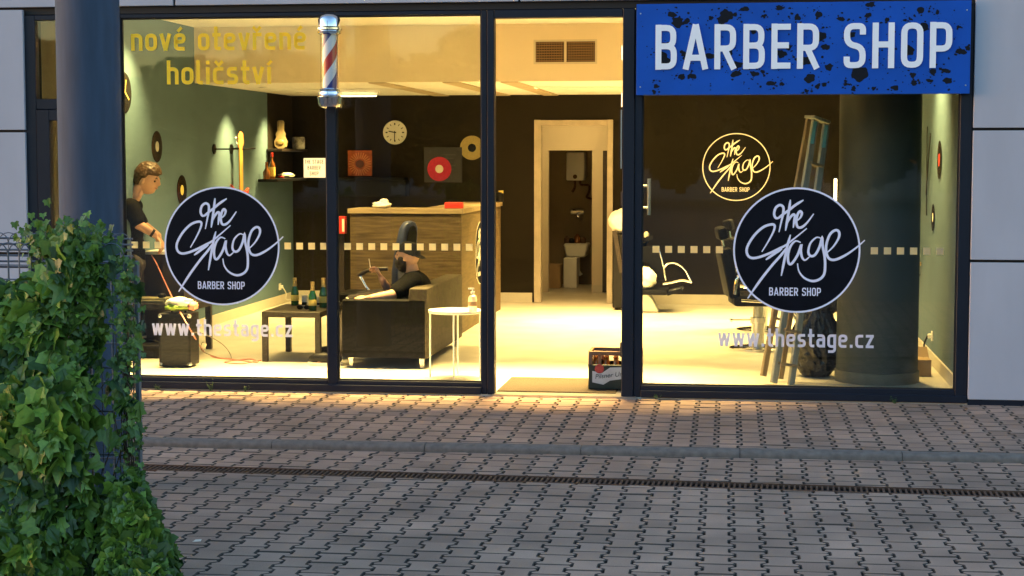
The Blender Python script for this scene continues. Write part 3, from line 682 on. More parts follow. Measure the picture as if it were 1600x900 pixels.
def mth(op, a, b2=None, c2=None):
    m = n.nodes.new('ShaderNodeMath'); m.operation = op
    for i, q in enumerate((a, b2, c2)):
        if q is None: continue
        if isinstance(q, (int, float)): m.inputs[i].default_value = q
        else: n.links.new(q, m.inputs[i])
    return m.outputs[0]
ang = mth('ARCTAN2', sx.outputs['Y'], sx.outputs['X'])
ph = mth('FRACT', mth('ADD', mth('MULTIPLY', sx.outputs['Z'], 1/.46), mth('ADD', mth('MULTIPLY', ang, -1/(2*math.pi)), .12)))
cr = n.nodes.new('ShaderNodeValToRGB'); cr.color_ramp.interpolation = 'CONSTANT'; e_ = cr.color_ramp.elements
e_[0].position = 0; e_[0].color = (.50, .02, .025, 1); e_[1].position = .25; e_[1].color = (.72, .72, .74, 1)
for p_, c_ in ((.5, (.015, .03, .22, 1)), (.75, (.72, .72, .74, 1))): q = e_.new(p_); q.color = c_
n.links.new(ph, cr.inputs[0]); n.links.new(cr.outputs[0], b.inputs['Base Color'])
lat('striped_drum', [(r1*.70, z(139)), (r1*.70, z(53))], stripe)
lat('glass_tube', [(r1*.90, z(139.5)), (r1*.90, z(52.5))], glass_mat('pole_tube_glass', (.97, .97, .97), .06, .9))
for q in (46, 148): mb = MB(); mb.box((bx-.03, by+.05, z(q)-.02), (bx+.03, F0-.001, z(q)+.02)); mb.build('wall_bracket', M_chrome, bp_, bevel=.004)

# ================================================================== LAMPS OF THE SHOP
def area(parent_name, x, y, z, sx, sy, watts, spread=180, label='', tilt=0., col=WARM, group='recessed ceiling lights'):
    t = thing('ceiling_light', label, 'ceiling light', (x, y, z), 0, group)
    mb = MB(); fr = .025
    for a, b in (((-sx/2-fr, -sy/2-fr, -.004), (sx/2+fr, -sy/2, .0)), ((-sx/2-fr, sy/2, -.004), (sx/2+fr, sy/2+fr, .0)), ((-sx/2-fr, -sy/2, -.004), (-sx/2, sy/2, .0)), ((sx/2, -sy/2, -.004), (sx/2+fr, sy/2, .0))): mb.box(a, b)
    mb.build('trim', M_white, t, local=True, smooth=0)
    L = bpy.data.lights.new('lamp', 'AREA'); L.shape = 'RECTANGLE'; L.size = sx; L.size_y = sy; L.energy = watts*LP; L.color = col; L.spread = R(spread)
    o = bpy.data.objects.new('lamp', L); COL.objects.link(o); o.parent = t; o.location = (0, 0, -.006); o.rotation_euler = (R(tilt), 0, 0); return t
def tube_light(x0, x1, y, z, strength, label):
    t = thing('ceiling_light', label, 'ceiling light', ((x0+x1)/2, y, z), 0, 'linear tube lights')
    mb = MB(); mb.cbox(((x0+x1)/2, y+.03, z+.035), (x1-x0+.04, .03, .03)); mb.build('housing', M_white, t, smooth=0)
    mb = MB(); mb.tube([(x0, y, z), (x1, y, z)], .008, 10)
    m = mat('warm_tube_%g' % strength, (.8, .75, .6), .5, emit=(1, .74, .36), estr=strength*LP); mb.build('tube', m, t)
def spot(x, y, z, watts, size, blend, label, dx=0., dy=0., group='wall washer spotlights', col=WARM):
    t = thing('spotlight', label, 'spotlight', (x, y, z), 0, group)
    mb = MB(); mb.lathe([(.05, 0), (.05, -.006), (.036, -.008), (.032, .03), (0, .03)], (0, 0, 0), 20); mb.build('trim_ring', M_white, t, local=True)
    L = bpy.data.lights.new('lamp', 'SPOT'); L.energy = watts*LP; L.color = col; L.spot_size = R(size); L.spot_blend = blend; L.shadow_soft_size = .07
    o = bpy.data.objects.new('lamp', L); COL.objects.link(o); o.parent = t; o.location = (0, 0, -.02)
    o.rotation_euler = Vector((-dx, -dy, 1)).to_track_quat('Z', 'Y').to_euler(); return t
area('front', -2.75, 1.62, ZHI-.002, 5.0, .10, 430, 48, 'added long light slot in the high ceiling for the warm pavement band', -15)  # added slot light, tilted to the street to make the warm pavement band
area('mid', -3.9, 3.2, ZHI-.002, 1.2, .3, 130, 105, 'recessed light in the high ceiling over the sofa', 14)
area('mid', -.9, 3.2, ZHI-.002, 1.2, .3, 210, 105, 'recessed light in the high ceiling behind the entrance', 14)
area('rear', -4.3, 6.3, ZLO-.002, 1.2, .3, 70, 95, 'recessed light in the low ceiling over the counter')
area('rear', -1.8, 6.0, ZLO-.002, 1.2, .3, 190, 100, 'recessed light in the low ceiling before the back doorway')
area('rear', .4, 6.0, ZLO-.002, 1.2, .3, 170, 100, 'recessed light in the low ceiling by the wall logo')
area('corridor', -2.2, 9.2, 2.59, .5, .3, 11, 170, 'small ceiling light in the corridor behind the doorway')
tube_light(-4.95, -4.3, 6.9, 2.53, 9, 'short tube light on the rear ceiling above the clock')
for y_, zz, px in ((2.4, ZHI, 200), (5.55, ZLO, 352), (7.1, ZLO, 410)):
    spot(XL+.42, y_, zz-.004, 430, 84, 1., {2.4: 'spotlight by the left wall nearest the street', 5.55: 'spotlight by the left wall above the guitar', 7.1: 'spotlight by the left wall above the corner shelf'}[y_], -.30, 0)
spot(XR-.46, 2.1, ZHI-.004, 620, 84, 1., 'spotlight by the right wall above the records', .3, 0)

spot(XL+.85, YB-1.2, ZLO-.004, 60, 70, 1., 'spotlight in the low ceiling above the corner shelf', -.32, .12)

# ================================================================== THINGS IN THE SHOP
def rec(name, c, axis, m_disc, m_lab, label, r=.152, group='vinyl records on the walls'):
    t = thing(name, label, 'record', c, 0, group)
    Mx = Matrix.Rotation(R(90), 4, {'x': 'Y', 'X': 'Y', 'y': 'X'}[axis]);
    if axis == 'X': Mx = Matrix.Rotation(R(-90), 4, 'Y')
    mb = MB(); mb.lathe([(r, 0), (r, .003), (r*.92, .0045), (r*.9, .0035), (r*.66, .0042), (r*.64, .0036), (r*.36, .004)], c, 40, Mx); mb.build('disc', m_disc, t)
    mb = MB(); mb.lathe([(r*.34, .0036), (r*.34, .0052), (.006, .0054)], c, 28, Mx); mb.build('centre_label', m_lab, t)
    return t
def onL(px, py): p = U(px, py, 0, XL+.004); return p
def onR(px, py): p = U(px, py, 0, XR-.004); return p
def onB(px, py, off=.004): return U(px, py, 1, YB-off)
rec('vinyl_record', onL(245, 229), 'x', M_vinyl, mat('grey_paper', (.3, .3, .28), .6), 'black record with a grey label on the green wall above the standing man')
rec('vinyl_record', onL(284, 297), 'x', M_vinyl, M_label_y, 'black record with a yellow label on the green wall above the left round sticker')
rec('vinyl_record', onB(686.5, 264, .012), 'y', M_redv, M_label_w, 'bright red record on the dark back wall')
rec('vinyl_record', onB(737.5, 231), 'y', M_gold, M_vinyl, 'gold record with a black label on the back wall beside the door post')
rec('vinyl_record', onR(1468, 250), 'X', M_vinyl, M_red, 'black record with a red label on the green right wall', r=.165)
t = rec('vinyl_record', onR(1458, 340), 'X', M_vinyl, M_label_w, 'small dark record low on the green right wall', r=.12)
# left wall clock cut from a record
c = onL(193.5, 145); t = thing('wall_clock', 'dark record-shaped clock with pale hands high on the green wall beside the column', 'clock', c)
mb = MB(); mb.lathe([(.19, 0), (.19, .004), (.05, .005)], c, 40, Matrix.Rotation(R(90), 4, 'Y')); mb.build('face', M_vinyl, t)
mb = MB(); mb.bar(c + Vector((.012, 0, 0)), c + Vector((.012, .03, .12)), .014, .003, (1, 0, 0)); mb.bar(c + Vector((.016, 0, 0)), c + Vector((.016, .09, -.06)), .016, .003, (1, 0, 0)); mb.build('hands', M_label_y, t)
# white clock on the back wall
c = onB(617.5, 207); t = thing('wall_clock', 'round white wall clock with black numerals on the dark back wall', 'clock', c)
MY = Matrix.Rotation(R(90), 4, 'X')
mb = MB(); mb.lathe([(.148, 0), (.152, .02), (.146, .034), (.138, .034), (.136, .026)], c, 48, MY); mb.build('case', M_white, t)
mb = MB(); mb.lathe([(.136, .020), (.136, .024), (.001, .0242)], c, 48, MY); mb.build('dial', M_label_w, t)
mb = MB()
for k in range(12):
    a = R(30*k); d = Vector((math.sin(a), 0, math.cos(a))); mb.bar(c + d*.092 + Vector((0, -.026, 0)), c + d*.118 + Vector((0, -.026, 0)), .016 if k % 3 == 0 else .010, .002, (0, 1, 0))
mb.build('numerals', M_black, t)
mb = MB()
for a, l, ww in ((R(183), .105, .010), (R(281), .080, .013)):
    d = Vector((math.sin(a), 0, math.cos(a))); mb.bar(c - d*.02 + Vector((0, -.029-ww*.1, 0)), c + d*l + Vector((0, -.029-ww*.1, 0)), ww, .002, (0, 1, 0))
mb.build('hands', M_black, t)
# clock hands shape on right wall
c = onR(1450, 285); t = thing('wall_clock', 'bare pair of long dark clock hands on the green right wall', 'clock', c)
mb = MB(); mb.bar(c + Vector((-.01, 0, -.30)), onR(1450.5, 198) + Vector((-.01, 0, 0)), .03, .006, (1, 0, 0)); mb.bar(c + Vector((-.018, 0, -.10)), onR(1457, 210) + Vector((-.018, 0, 0)), .05, .006, (1, 0, 0)); mb.build('hands', M_black, t)
# album cover: plain stand-in, orange with a sunburst
c = onB(562.5, 255, .012); t = thing('album_cover', 'square orange record sleeve with a sunburst on the back wall shelf', 'record sleeve', c)
mb = MB(); mb.box((c.x-.155, YB-.02, c.z-.16), (c.x+.155, YB-.006, c.z+.16)); mb.build('sleeve', mat('burnt_orange_print', (.42, .085, .018), .5, var=.35, scale=14), t, smooth=0)
mb = MB()
for k in range(26):
    a = 2*math.pi*k/26; d = Vector((math.cos(a), 0, math.sin(a))); f0, f1 = .07, .145; e = Vector((-d.z, 0, d.x))
    p = c + Vector((0, -.0085, -.01)); mb.prism([(0, 0), (1, 0), (2, 0)], p, (0, 0, 0), (0, 0, 0), (0, 0, 0)) if False else mb.bar(p + d*f0, p + d*f1, .009, .0008, (0, 1, 0))
mb.build('ray_print', mat('pale_orange_print', (.75, .30, .10), .5), t, smooth=0)
mb = MB(); mb.sphere(c + Vector((0, -.0085, -.01)), (.055, .001, .05), 16, 8); mb.build('centre_print', mat('maroon_print', (.12, .03, .01), .5), t)
# dark poster under the red record
a, b = onB(663, 285), onB(722, 230); t = thing('poster', 'dull slate poster on the back wall behind the red record', 'poster', a)
mb = MB(); mb.box((a.x, YB-.010, a.z), (b.x, YB-.003, b.z)); mb.build('sheet', mat('slate_print', (.034, .034, .042), .5, var=.1), t, smooth=0)
mb = MB()
for k in range(5): mb.box((a.x+.22, YB-.0108, b.z-.10-.045*k), (a.x+.40-.02*(k % 3), YB-.0102, b.z-.088-.045*k))
mb.build('faded_lines', mat('slate_pale_print', (.06, .06, .07), .5), t, smooth=0)
# gold line logo with emissive lines on the dark back wall
c = onB(1150.5, 261); t = thing('wall_logo', 'round gold line logo on the dark back wall above the barber chairs', 'wall logo', c)
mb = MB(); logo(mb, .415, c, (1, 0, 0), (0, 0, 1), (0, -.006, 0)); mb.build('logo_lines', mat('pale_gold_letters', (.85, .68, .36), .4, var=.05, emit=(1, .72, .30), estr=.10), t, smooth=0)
# long black shelf with a deeper box at its right end
a, b = onB(400, 281, .24), onB(634, 274, .24); t = thing('wall_shelf', 'long black wall shelf across the corner and back wall', 'shelf', (a.x, YB-.2, a.z))
ys0 = YB-.24
mb = MB(); mb.box((XL+.003, ys0, a.z-.006), (FX(632, 280, ys0), YB-.002, a.z+.028)); mb.box((XL+.003, 6.76, a.z-.006), (XL+.24, ys0-.0005, a.z+.028)); mb.build('board', M_black, t, bevel=.003)
mb = MB(); mb.box((FX(530, 290, ys0+.02), ys0+.02, FZ(600, 307, ys0)), (FX(634, 290, ys0+.02), YB-.002, a.z-.008)); mb.build('drawer_box', M_black, t, bevel=.003)
zs = a.z + .028
part('dark_wall_panel', [((XL+.0005, 7.2, a.z+.03), (XL+.004, YB-.001, ZLO-.002))], M_wall_dark)  # thin dark sheet over the upper rear end of the left wall
Xs = XL+.13
def onS(px, py, x=Xs): return U(px, py, 0, x)
a2 = onS(441, 234, XL+.2); a2.y = min(a2.y, 8.0); t = thing('wall_shelf', 'small dark shelf with a skull-like lamp jar above the corner shelf', 'shelf', (a2.x, YB-.1, a2.z)); t['label'] = 'short dark shelf carrying a patterned glass jar in the upper corner'
mb = MB(); mb.box((XL+.005, a2.y, a2.z-.02), (XL+.2, YB-.002, a2.z+.012)); mb.build('board', M_darkwood, t, bevel=.003); zs2 = a2.z + .013
# patterned candle jar
c = onS(466.5, 221, XL+.14); c.y = min(c.y, YB-.1); c.x = FX(466.5, 221, c.y); c.z = zs2; t = thing('candle_jar', 'glass jar with a dark and white pattern on the short upper shelf', 'jar', c)
mb = MB(); mb.lathe([(.075, 0), (.08, .02), (.08, .13), (.07, .15), (.068, .15), (.072, .01)], c, 28); mb.build('jar', mat('milky_patterned_glass', (.06, .055, .045), .3, var=.9, scale=13, col2=(.95, .85, .6)), t)
# case hanging guitar-shaped
c = onS(438, 208, XL+.10); t = thing('ukulele_case', 'small beige instrument case hanging in the dark corner', 'instrument case', c)
prof = [(-.03, .155), (.03, .155), (.042, .13), (.040, .03), (.062, -.01), (.055, -.05), (.082, -.10), (.075, -.16), (.035, -.19), (-.035, -.19), (-.075, -.16), (-.082, -.10), (-.055, -.05), (-.062, -.01), (-.040, .03), (-.042, .13)]
mb = MB(); mb.prism(prof, c, (1, 0, 0), (0, 0, 1), (0, .05, 0)); mb.build('case', mat('beige_case', (.36, .28, .15), .6), t, bevel=.012, segs=2)
mb = MB(); mb.sphere(c + Vector((0, -.006, -.11)), (.05, .012, .035), 16, 8); mb.build('badge', M_foil, t)
# bottle and glasses on the shelf, soft pack, letter board
c = onS(425, 262); c.z = zs; t = thing('spirit_bottle', 'amber spirit bottle with a cream label on the black corner shelf', 'bottle', c)
mb = MB(); mb.lathe([(.036, 0), (.038, .01), (.038, .15), (.030, .185), (.014, .21), (.013, .27)], c, 20); mb.build('bottle', M_amber, t)
mb = MB(); mb.lathe([(.0385, .03), (.0388, .05), (.0388, .12), (.0385, .14)], c, 20); mb.build('paper_label', M_label_y, t)
mb = MB(); mb.lathe([(.016, .262), (.017, .31), (.0, .312)], c, 14); mb.build('cap', M_red, t)
c = onS(416.5, 262, XL+.10); c.z = zs; t = thing('spirit_bottle', 'low squat amber bottle beside the taller one on the corner shelf', 'bottle', c)
mb = MB(); mb.lathe([(.04, 0), (.043, .01), (.043, .085), (.02, .12), (.015, .17), (.018, .20), (0, .202)], c, 20); mb.build('bottle', M_amber, t)
c = onS(448, 268, XL+.14); c.y = min(c.y, YB-.15); c.x = FX(448, 268, c.y); c.z = zs; t = thing('folded_towel', 'crumpled white and red bundle lying on the corner shelf', 'towel', c)
rnd = random.Random(3)
def lump(mb, c, r, amp=.2, fr=3., n=20, m=12, seed=0):
    from mathutils import noise
    mb.sphere(c, r, n, m, lambda d, q: q*(1 + amp*noise.noise(d*fr + Vector((seed, seed*2, 0)))))
mb = MB(); lump(mb, c + Vector((0, 0, .035)), (.10, .05, .036), .35, 4, seed=2); mb.build('cloth', M_towel, t, smooth=80)
mb = MB(); lump(mb, c + Vector((-.06, -.02, .016)), (.05, .04, .016), .3, 4, seed=5); mb.build('red_cloth', M_red, t, smooth=80)
a, b = U(474.5, 274.5, 1, ys0+.02), U(507, 246, 1, ys0+.02); t = thing('letter_board', 'small cream letter board with three lines of black capitals on the corner shelf', 'sign', Vector((a.x, ys0, zs)))
mb = MB(); mb.box((a.x, ys0+.02, zs+.001), (b.x, ys0+.075, zs+.245)); mb.build('board', mat('backlit_cream', (.80, .66, .42), .5, emit=(1, .72, .36), estr=.18), t, bevel=.004)  # cream board with a weak emission of its own
mb = MB(); wb = b.x-a.x
for s_, zz, f in (('THE STAGE', .175, .90), ('BARBER', .10, .62), ('SHOP', .028, .42)): text(mb, s_, ((a.x+b.x)/2-wb*f/2, ys0+.0195, zs+zz), .05, wb*f, d=(0, -.001, 0), gap=.2)
mb.build('capital_letters', M_black, t, smooth=0)
# guitar hanger hooks and the guitar
def hanger(px, py, lab):
    c = onL(px, py); t = thing('guitar_hanger', lab, 'hanger', c, 0, 'guitar hangers on the green wall')
    mb = MB(); mb.lathe([(.055, 0), (.055, .012), (.02, .016)], c, 24, Matrix.Rotation(R(90), 4, 'Y')); mb.build('wall_plate', M_black, t)
    mb = MB(); mb.tube([c + Vector((.012, 0, 0)), c + Vector((.20, 0, .0))], .008, 8)
    for s in (-1, 1): mb.tube([c + Vector((.19, 0, 0)), c + Vector((.20, s*.035, 0)), c + Vector((.27, s*.04, .01))], .008, 8)
    mb.build('arm', M_black, t); return c
hanger(334, 233, 'empty black guitar hanger on the green wall'); hc = hanger(361, 233, 'black hanger holding the guitar on the green wall')
g0 = U(374, 232, 1, hc.y); gx = g0.x; gz = g0.z; gs = 150
t = thing('electric_guitar', 'electric guitar with a red and amber body hanging on the green wall', 'guitar', (gx, hc.y, gz-.7))
ga = Vector((math.cos(R(55)), math.sin(R(55)), 0)); gn = Vector((ga.y, -ga.x, 0))
gp = lambda x, z, d=0.: Vector((gx, hc.y, gz)) + ga*x + Vector((.012*(-z)*.3, 0, z)) + gn*d
body = [(-.05, -.46), (-.10, -.43), (-.125, -.40), (-.10, -.47), (-.09, -.56), (-.135, -.68), (-.14, -.76), (-.08, -.83), (.08, -.83), (.14, -.76), (.135, -.68), (.095, -.57), (.11, -.48), (.115, -.44), (.07, -.48), (.04, -.47)]
body = [(q.x, q.y) for q in cr_spline([(x, z, 0) for x, z in body] + [(body[0][0], body[0][1], 0)], 4)[:-1]]
mb = MB(); mb.prism(body, gp(0, 0, -.02), ga, (0, 0, 1), gn*.04); mb.build('body', mat('red_sunburst_lacquer', (.50, .05, .02), .25, var=.3, scale=3, coat=.4), t, bevel=.006)
mb = MB(); mb.bar(gp(0, .0, .022), gp(0, -.55, .022), .048, .022, gn); mb.build('neck', mat('maple_lacquer', (.38, .21, .05), .4, var=.15), t, bevel=.003)
mb = MB(); mb.prism([(-.024, 0), (.024, 0), (.045, .06), (.035, .17), (.0, .19), (-.03, .15), (-.035, .05)], gp(0, 0, .01), ga, (0, 0, 1), gn*.016); hd = mb.build('headstock', mat('orange_lacquer', (.50, .17, .06), .35), t, bevel=.003)
mb = MB()
for k in range(6): mb.sphere(gp(-.045 - .002*k, .04 + .02*k, .016), .009, 8, 6)
mb.build('tuning_pegs', M_chrome, t)
mb = MB(); mb.prism([(-.06, -.74), (.07, -.74), (.09, -.62), (.05, -.52), (-.04, -.52), (-.09, -.60)], gp(0, 0, .021), ga, (0, 0, 1), gn*.003); mb.build('pick_guard', mat('amber_plastic', (.70, .42, .08), .35), t)
# sockets
def socket(c, nx, lab):
    t = thing('wall_socket', lab, 'socket', c, 0, 'white wall sockets'); mb = MB(); mb.box((min(c.x, c.x+.012*nx), c.y-.042, c.z-.042), (max(c.x, c.x+.012*nx), c.y+.042, c.z+.042)); mb.build('plate', M_white, t, bevel=.003)
    mb = MB(); mb.box((min(c.x+.012*nx, c.x+.045*nx), c.y-.02, c.z-.02), (max(c.x+.012*nx, c.x+.045*nx), c.y+.02, c.z+.02)); mb.build('plug', M_white, t, bevel=.006)
cs = onL(437, 448); cs.x = XL+.001; socket(cs, 1, 'white wall socket with a plug on the green wall beyond the coffee table')
cr_ = onR(1457, 525); cr_.x = XR-.001; socket(cr_, -1, 'white wall socket low on the right wall nearest the window')
cr2 = onR(1433, 508); cr2.x = XR-.001; socket(cr2, -1, 'white wall socket low on the right wall farther from the window')
mb = MB(); mb.tube(cr_spline([cs + Vector((.045, 0, -.01)), cs + Vector((.07, .06, -.09)), cs + Vector((.05, .15, -.17)), cs + Vector((.1, .5, -.185))], 6), .006, 6); props(mb.build('power_cord', M_white), 'white cord hanging from the socket beyond the coffee table', 'cable')
mb = MB(); mb.tube(cr_spline([cr_ + Vector((-.045, 0, 0)), cr_ + Vector((-.07, .04, -.08)), cr_ + Vector((-.06, .06, -.18)), cr_ + Vector((-.12, .3, -.24)), cr_ + Vector((-.15, .9, -.245))], 6), .008, 6); props(mb.build('power_cord', M_black), 'black cord hanging from the right wall socket to the floor', 'cable')

# reception counter
cx0, cx1, cyf, cyb = -4.05, -2.885, 4.42, 7.3
t = thing('reception_counter', 'wood-panelled reception counter with a pale oak top', 'counter', ((cx0+cx1)/2, cyf, 0)); ct = t
ztop = 1.285
mb = MB(); mb.box((cx0, cyf, .0), (cx1, cyf+.04, ztop-.05)); mb.build('front_panel', M_oak, t, bevel=.002)
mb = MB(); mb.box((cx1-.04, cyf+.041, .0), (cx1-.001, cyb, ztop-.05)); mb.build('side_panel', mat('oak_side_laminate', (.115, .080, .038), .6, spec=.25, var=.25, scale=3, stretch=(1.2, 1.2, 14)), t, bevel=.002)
mb = MB(); mb.box((cx0-.02, cyf-.025, ztop-.049), (cx1+.02, cyf+.50, ztop)); mb.box((cx1-.45, cyf+.501, ztop-.049), (cx1+.02, cyb+.02, ztop)); mb.build('worktop', M_oak_top, t, bevel=.002)
mb = MB(); mb.box((cx0, cyf+.041, 0), (cx0+.03, cyf+.5, ztop-.05)); mb.build('end_panel', M_oak, t)
lc = U(750, 395, 0, cx1); rad = .345
mb = MB(); mb.prism([(math.cos(2*math.pi*k/60)*rad, math.sin(2*math.pi*k/60)*rad) for k in range(60)], (cx1-.0005, lc.y, lc.z), (0, 1, 0), (0, 0, 1), (.0025, 0, 0)); ls = mb.build('logo_disc', M_sticker, t, smooth=0)
mb = MB(); logo(mb, rad, (cx1+.0022, lc.y, lc.z), (0, 1, 0), (0, 0, 1), (.001, 0, 0)); mb.build('logo_lines', M_label_w, ls, smooth=0)
c = Vector((FX(597, 320, cyf+.12), cyf+.12, ztop)); t = thing('cloth', 'crumpled white cloth lying on the counter top', 'cloth', c)
mb = MB(); lump(mb, c + Vector((.0, 0, .035)), (.095, .07, .036), .4, 3, seed=1); lump(mb, c + Vector((.02, .01, .065)), (.045, .04, .035), .4, 3, seed=8); mb.build('cloth', M_towel, t, smooth=80)
a = Vector((FX(695.5, 322, cyf+.15), cyf+.15, ztop)); t = thing('red_box', 'bright red box on the right end of the counter top', 'box', a)
mb = MB(); mb.box((a.x, a.y-.05, ztop+.001), (FX(723.5, 322, cyf+.15), a.y+.05, ztop+.066)); mb.build('case', M_red, t, bevel=.012, segs=3)
mb = MB(); mb.box((a.x+.01, a.y-.0515, ztop+.03), (a.x+.15, a.y-.0505, ztop+.034)); mb.build('seam', mat('dark_red_plastic', (.25, .01, .01), .5), t)
c = Vector((FX(780, 310, cyb-.05), cyb-.05, ztop)); t = thing('dark_jar', 'small black jar with a yellow cap on the far end of the counter', 'jar', c)
mb = MB(); mb.lathe([(.05, 0), (.052, .01), (.052, .10), (.04, .115)], c, 20); mb.build('jar', M_black, t); mb = MB(); mb.lathe([(.03, .1), (.03, .135), (0, .136)], c + Vector((.02, 0, 0)), 16); mb.build('cap', M_label_y, t)
# red sign / extinguisher box at left of the counter
c = U(532.5, 351, 1, 4.6); t = thing('fire_box', 'small red fire equipment box with white lettering strip beside the counter', 'fire box', (c.x, 4.6, c.z-.1))
mb = MB(); mb.box((FX(525.5, 350, 4.6), 4.57, FZ(532, 365, 4.6)), (FX(540, 350, 4.6), 4.66, FZ(532, 338, 4.6))); mb.build('box', M_red, t, bevel=.004)
mb = MB(); mb.box((FX(534.5, 350, 4.57), 4.566, FZ(532, 362, 4.57)), (FX(538, 350, 4.57), 4.569, FZ(532, 342, 4.57))); mb.build('strip', M_label_w, t)
mb = MB(); mb.box((FX(529, 350, 4.66), 4.661, 0), (FX(537, 350, 4.66), 4.69, FZ(532, 338, 4.6))); mb.build('post', M_darkwood, t)

# sofa: near arm, back along the right side, seat facing left
t = thing('sofa', 'black leather two-seat sofa with pale metal feet by the left window', 'sofa', (-3.05, 2.4, 0))
sx0, sx1, sy0, sy1 = FX(534, 520, 1.45), FX(668, 520, 1.45), 1.45, 3.30
zarm, zbk = FZ(600, 468, 1.5), FZ(690, 449, 1.6); zlow = FZ(600, 560, 1.45)
mb = MB(); mb.box((sx0, sy0, zlow), (sx1-.02, sy0+.17, zarm)); mb.build('armrest', M_leath, t, bevel=.018, segs=3)
mb = MB(); mb.box((sx0, sy1-.17, zlow), (sx1-.02, sy1, zarm)); mb.build('armrest', M_leath, t, bevel=.018, segs=3)
mb = MB(); mb.prism([(sx1-.22, zlow), (sx1, zlow), (sx1, zbk), (sx1-.16, zbk)], (0, sy0+.005, 0), (1, 0, 0), (0, 0, 1), (0, sy1-sy0-.01, 0)); mb.build('backrest', mat('worn_brown_black_leather', (.052, .042, .027), .65, spec=.2, var=.25, scale=18, bump=.12), t, bevel=.018, segs=3)  # light on the backrest side put into its paler brown colour
mb = MB(); mb.box((sx0+.02, sy0+.172, zlow+.02), (sx1-.22, sy1-.172, .30)); mb.build('seat_base', M_leath, t, bevel=.008)
for k in range(2):
    y_ = sy0+.175+k*(sy1-sy0-.35)/2; mb = MB(); mb.box((sx0-.01, y_, .302), (sx1-.20, y_+(sy1-sy0-.36)/2, .43)); mb.build('seat_cushion', M_leath, t, bevel=.035, segs=3)
for x in (sx0+.07, sx1-.06):
    for y in (sy0+.06, sy1-.06): mb = MB(); mb.lathe([(.020, .001), (.032, zlow+.003)], (x, y, 0), 4, Matrix.Rotation(R(45), 4, 'Z')); mb.build('foot', M_steel, t)
# white round side table with thin legs, soap dispenser
tc_ = Vector((FX(712, 488, .95), .95, 0)); zt_ = FZ(712, 487, .80); rt = .225
t = thing('side_table', 'round white metal side table with thin legs behind the left window', 'side table', tc_)
mb = MB(); mb.lathe([(rt-.004, zt_-.022), (rt, zt_-.018), (rt, zt_+.002), (rt-.005, zt_+.002), (rt-.01, zt_-.008), (0.001, zt_-.008)], tc_, 48); mb.build('tray_top', M_white, t)
for a in (185, 275, 350, 95): mb = MB(); d = Vector((math.cos(R(a)), math.sin(R(a)), 0))*(rt-.012); mb.tube([tc_ + d + Vector((0, 0, .001)), tc_ + d*.99 + Vector((0, 0, zt_-.02))], .0075, 8); mb.build('leg', M_white, t)
c = Vector((FX(739, 487, .95), .93, zt_-.007)); t = thing('soap_dispenser', 'clear pump bottle of soap standing on the white side table', 'soap bottle', c)
mb = MB(); mb.lathe([(.034, 0), (.037, .006), (.037, .10), (.030, .125), (.014, .138), (.013, .15)], c, 24, Matrix.Scale(1.0, 4)); mb.build('bottle', mat('cloudy_soap', (.80, .66, .45), .2, var=.05), t)
mb = MB(); mb.lathe([(.016, .148), (.016, .165), (.006, .168), (.006, .185), (.0, .186)], c, 16); mb.bar(c + Vector((.012, 0, .188)), c + Vector((-.035, 0, .186)), .014, .012); mb.build('pump', M_white, t)
mb = MB(); mb.lathe([(.0373, .045), (.0375, .05), (.0375, .075), (.0373, .08)], c, 24); mb.build('label', mat('brown_label', (.25, .14, .08), .5), t)

# coffee table with bottles
def low_table(lab, x0, x1, y0, y1, h, leg=.05, top=.05):
    t = thing('coffee_table', lab, 'coffee table', ((x0+x1)/2, (y0+y1)/2, 0), 0, 'black-brown coffee tables')
    mb = MB(); mb.box((x0, y0, h-top), (x1, y1, h)); mb.build('table_top', M_darkwood, t, bevel=.003)
    for x in (x0, x1-leg):
        for y in (y0, y1-leg): mb = MB(); mb.box((x+.0005, y+.0005, .001), (x+leg-.0005, y+leg-.0005, h-top-.0005)); mb.build('leg', M_darkwood, t, bevel=.002)
    return t
hx0, hx1 = FX(409, 525, 1.78), FX(500.5, 525, 1.78); th = FZ(455, 487.5, 1.78)
low_table('black-brown coffee table carrying green bottles', hx0, hx1, 1.78, 2.62, th)
def onT(px, y): return Vector((FX(px, 480, y), y, th+.001))
def champ(c, lab, s=1.):
    t = thing('sparkling_bottle', lab, 'bottle', c, 0, 'green bottles on the coffee table')
    mb = MB(); mb.lathe([(.0, .0), (.034*s, .001), (.037*s, .008), (.037*s, .12*s), (.030*s, .15*s), (.017*s, .19*s), (.014*s, .25*s)], c, 24); mb.build('glass', M_bottle, t)
    mb = MB(); mb.lathe([(.0195*s, .182*s), (.0165*s, .22*s), (.0185*s, .24*s), (.0185*s, .262*s), (0, .264*s)], c, 18); mb.build('foil', M_foil, t)
    mb = MB(); mb.lathe([(.0374*s, .045*s), (.0377*s, .05*s), (.0377*s, .095*s), (.0374*s, .10*s)], c, 24); mb.build('label', M_label_y, t)
champ(onT(461, 2.45), 'green gold-foiled bottle standing alone at the back of the coffee table', .97)
champ(onT(488.5, 1.95), 'green gold-foiled bottle in the front middle of the coffee table', .98)
champ(onT(505.5, 2.25), 'green gold-foiled bottle at the right beside the window mullion', 1.03)
c = onT(476.5, 2.3); t = thing('card_box', 'small pale card box standing between the bottles', 'box', c); mb = MB(); mb.cbox(c + Vector((0, 0, .055)), (.05, .035, .11)); mb.build('box', M_label_w, t, bevel=.002); mb = MB(); mb.cbox(c + Vector((0, -.0183, .03)), (.048, .0012, .03)); mb.build('band', M_black, t)
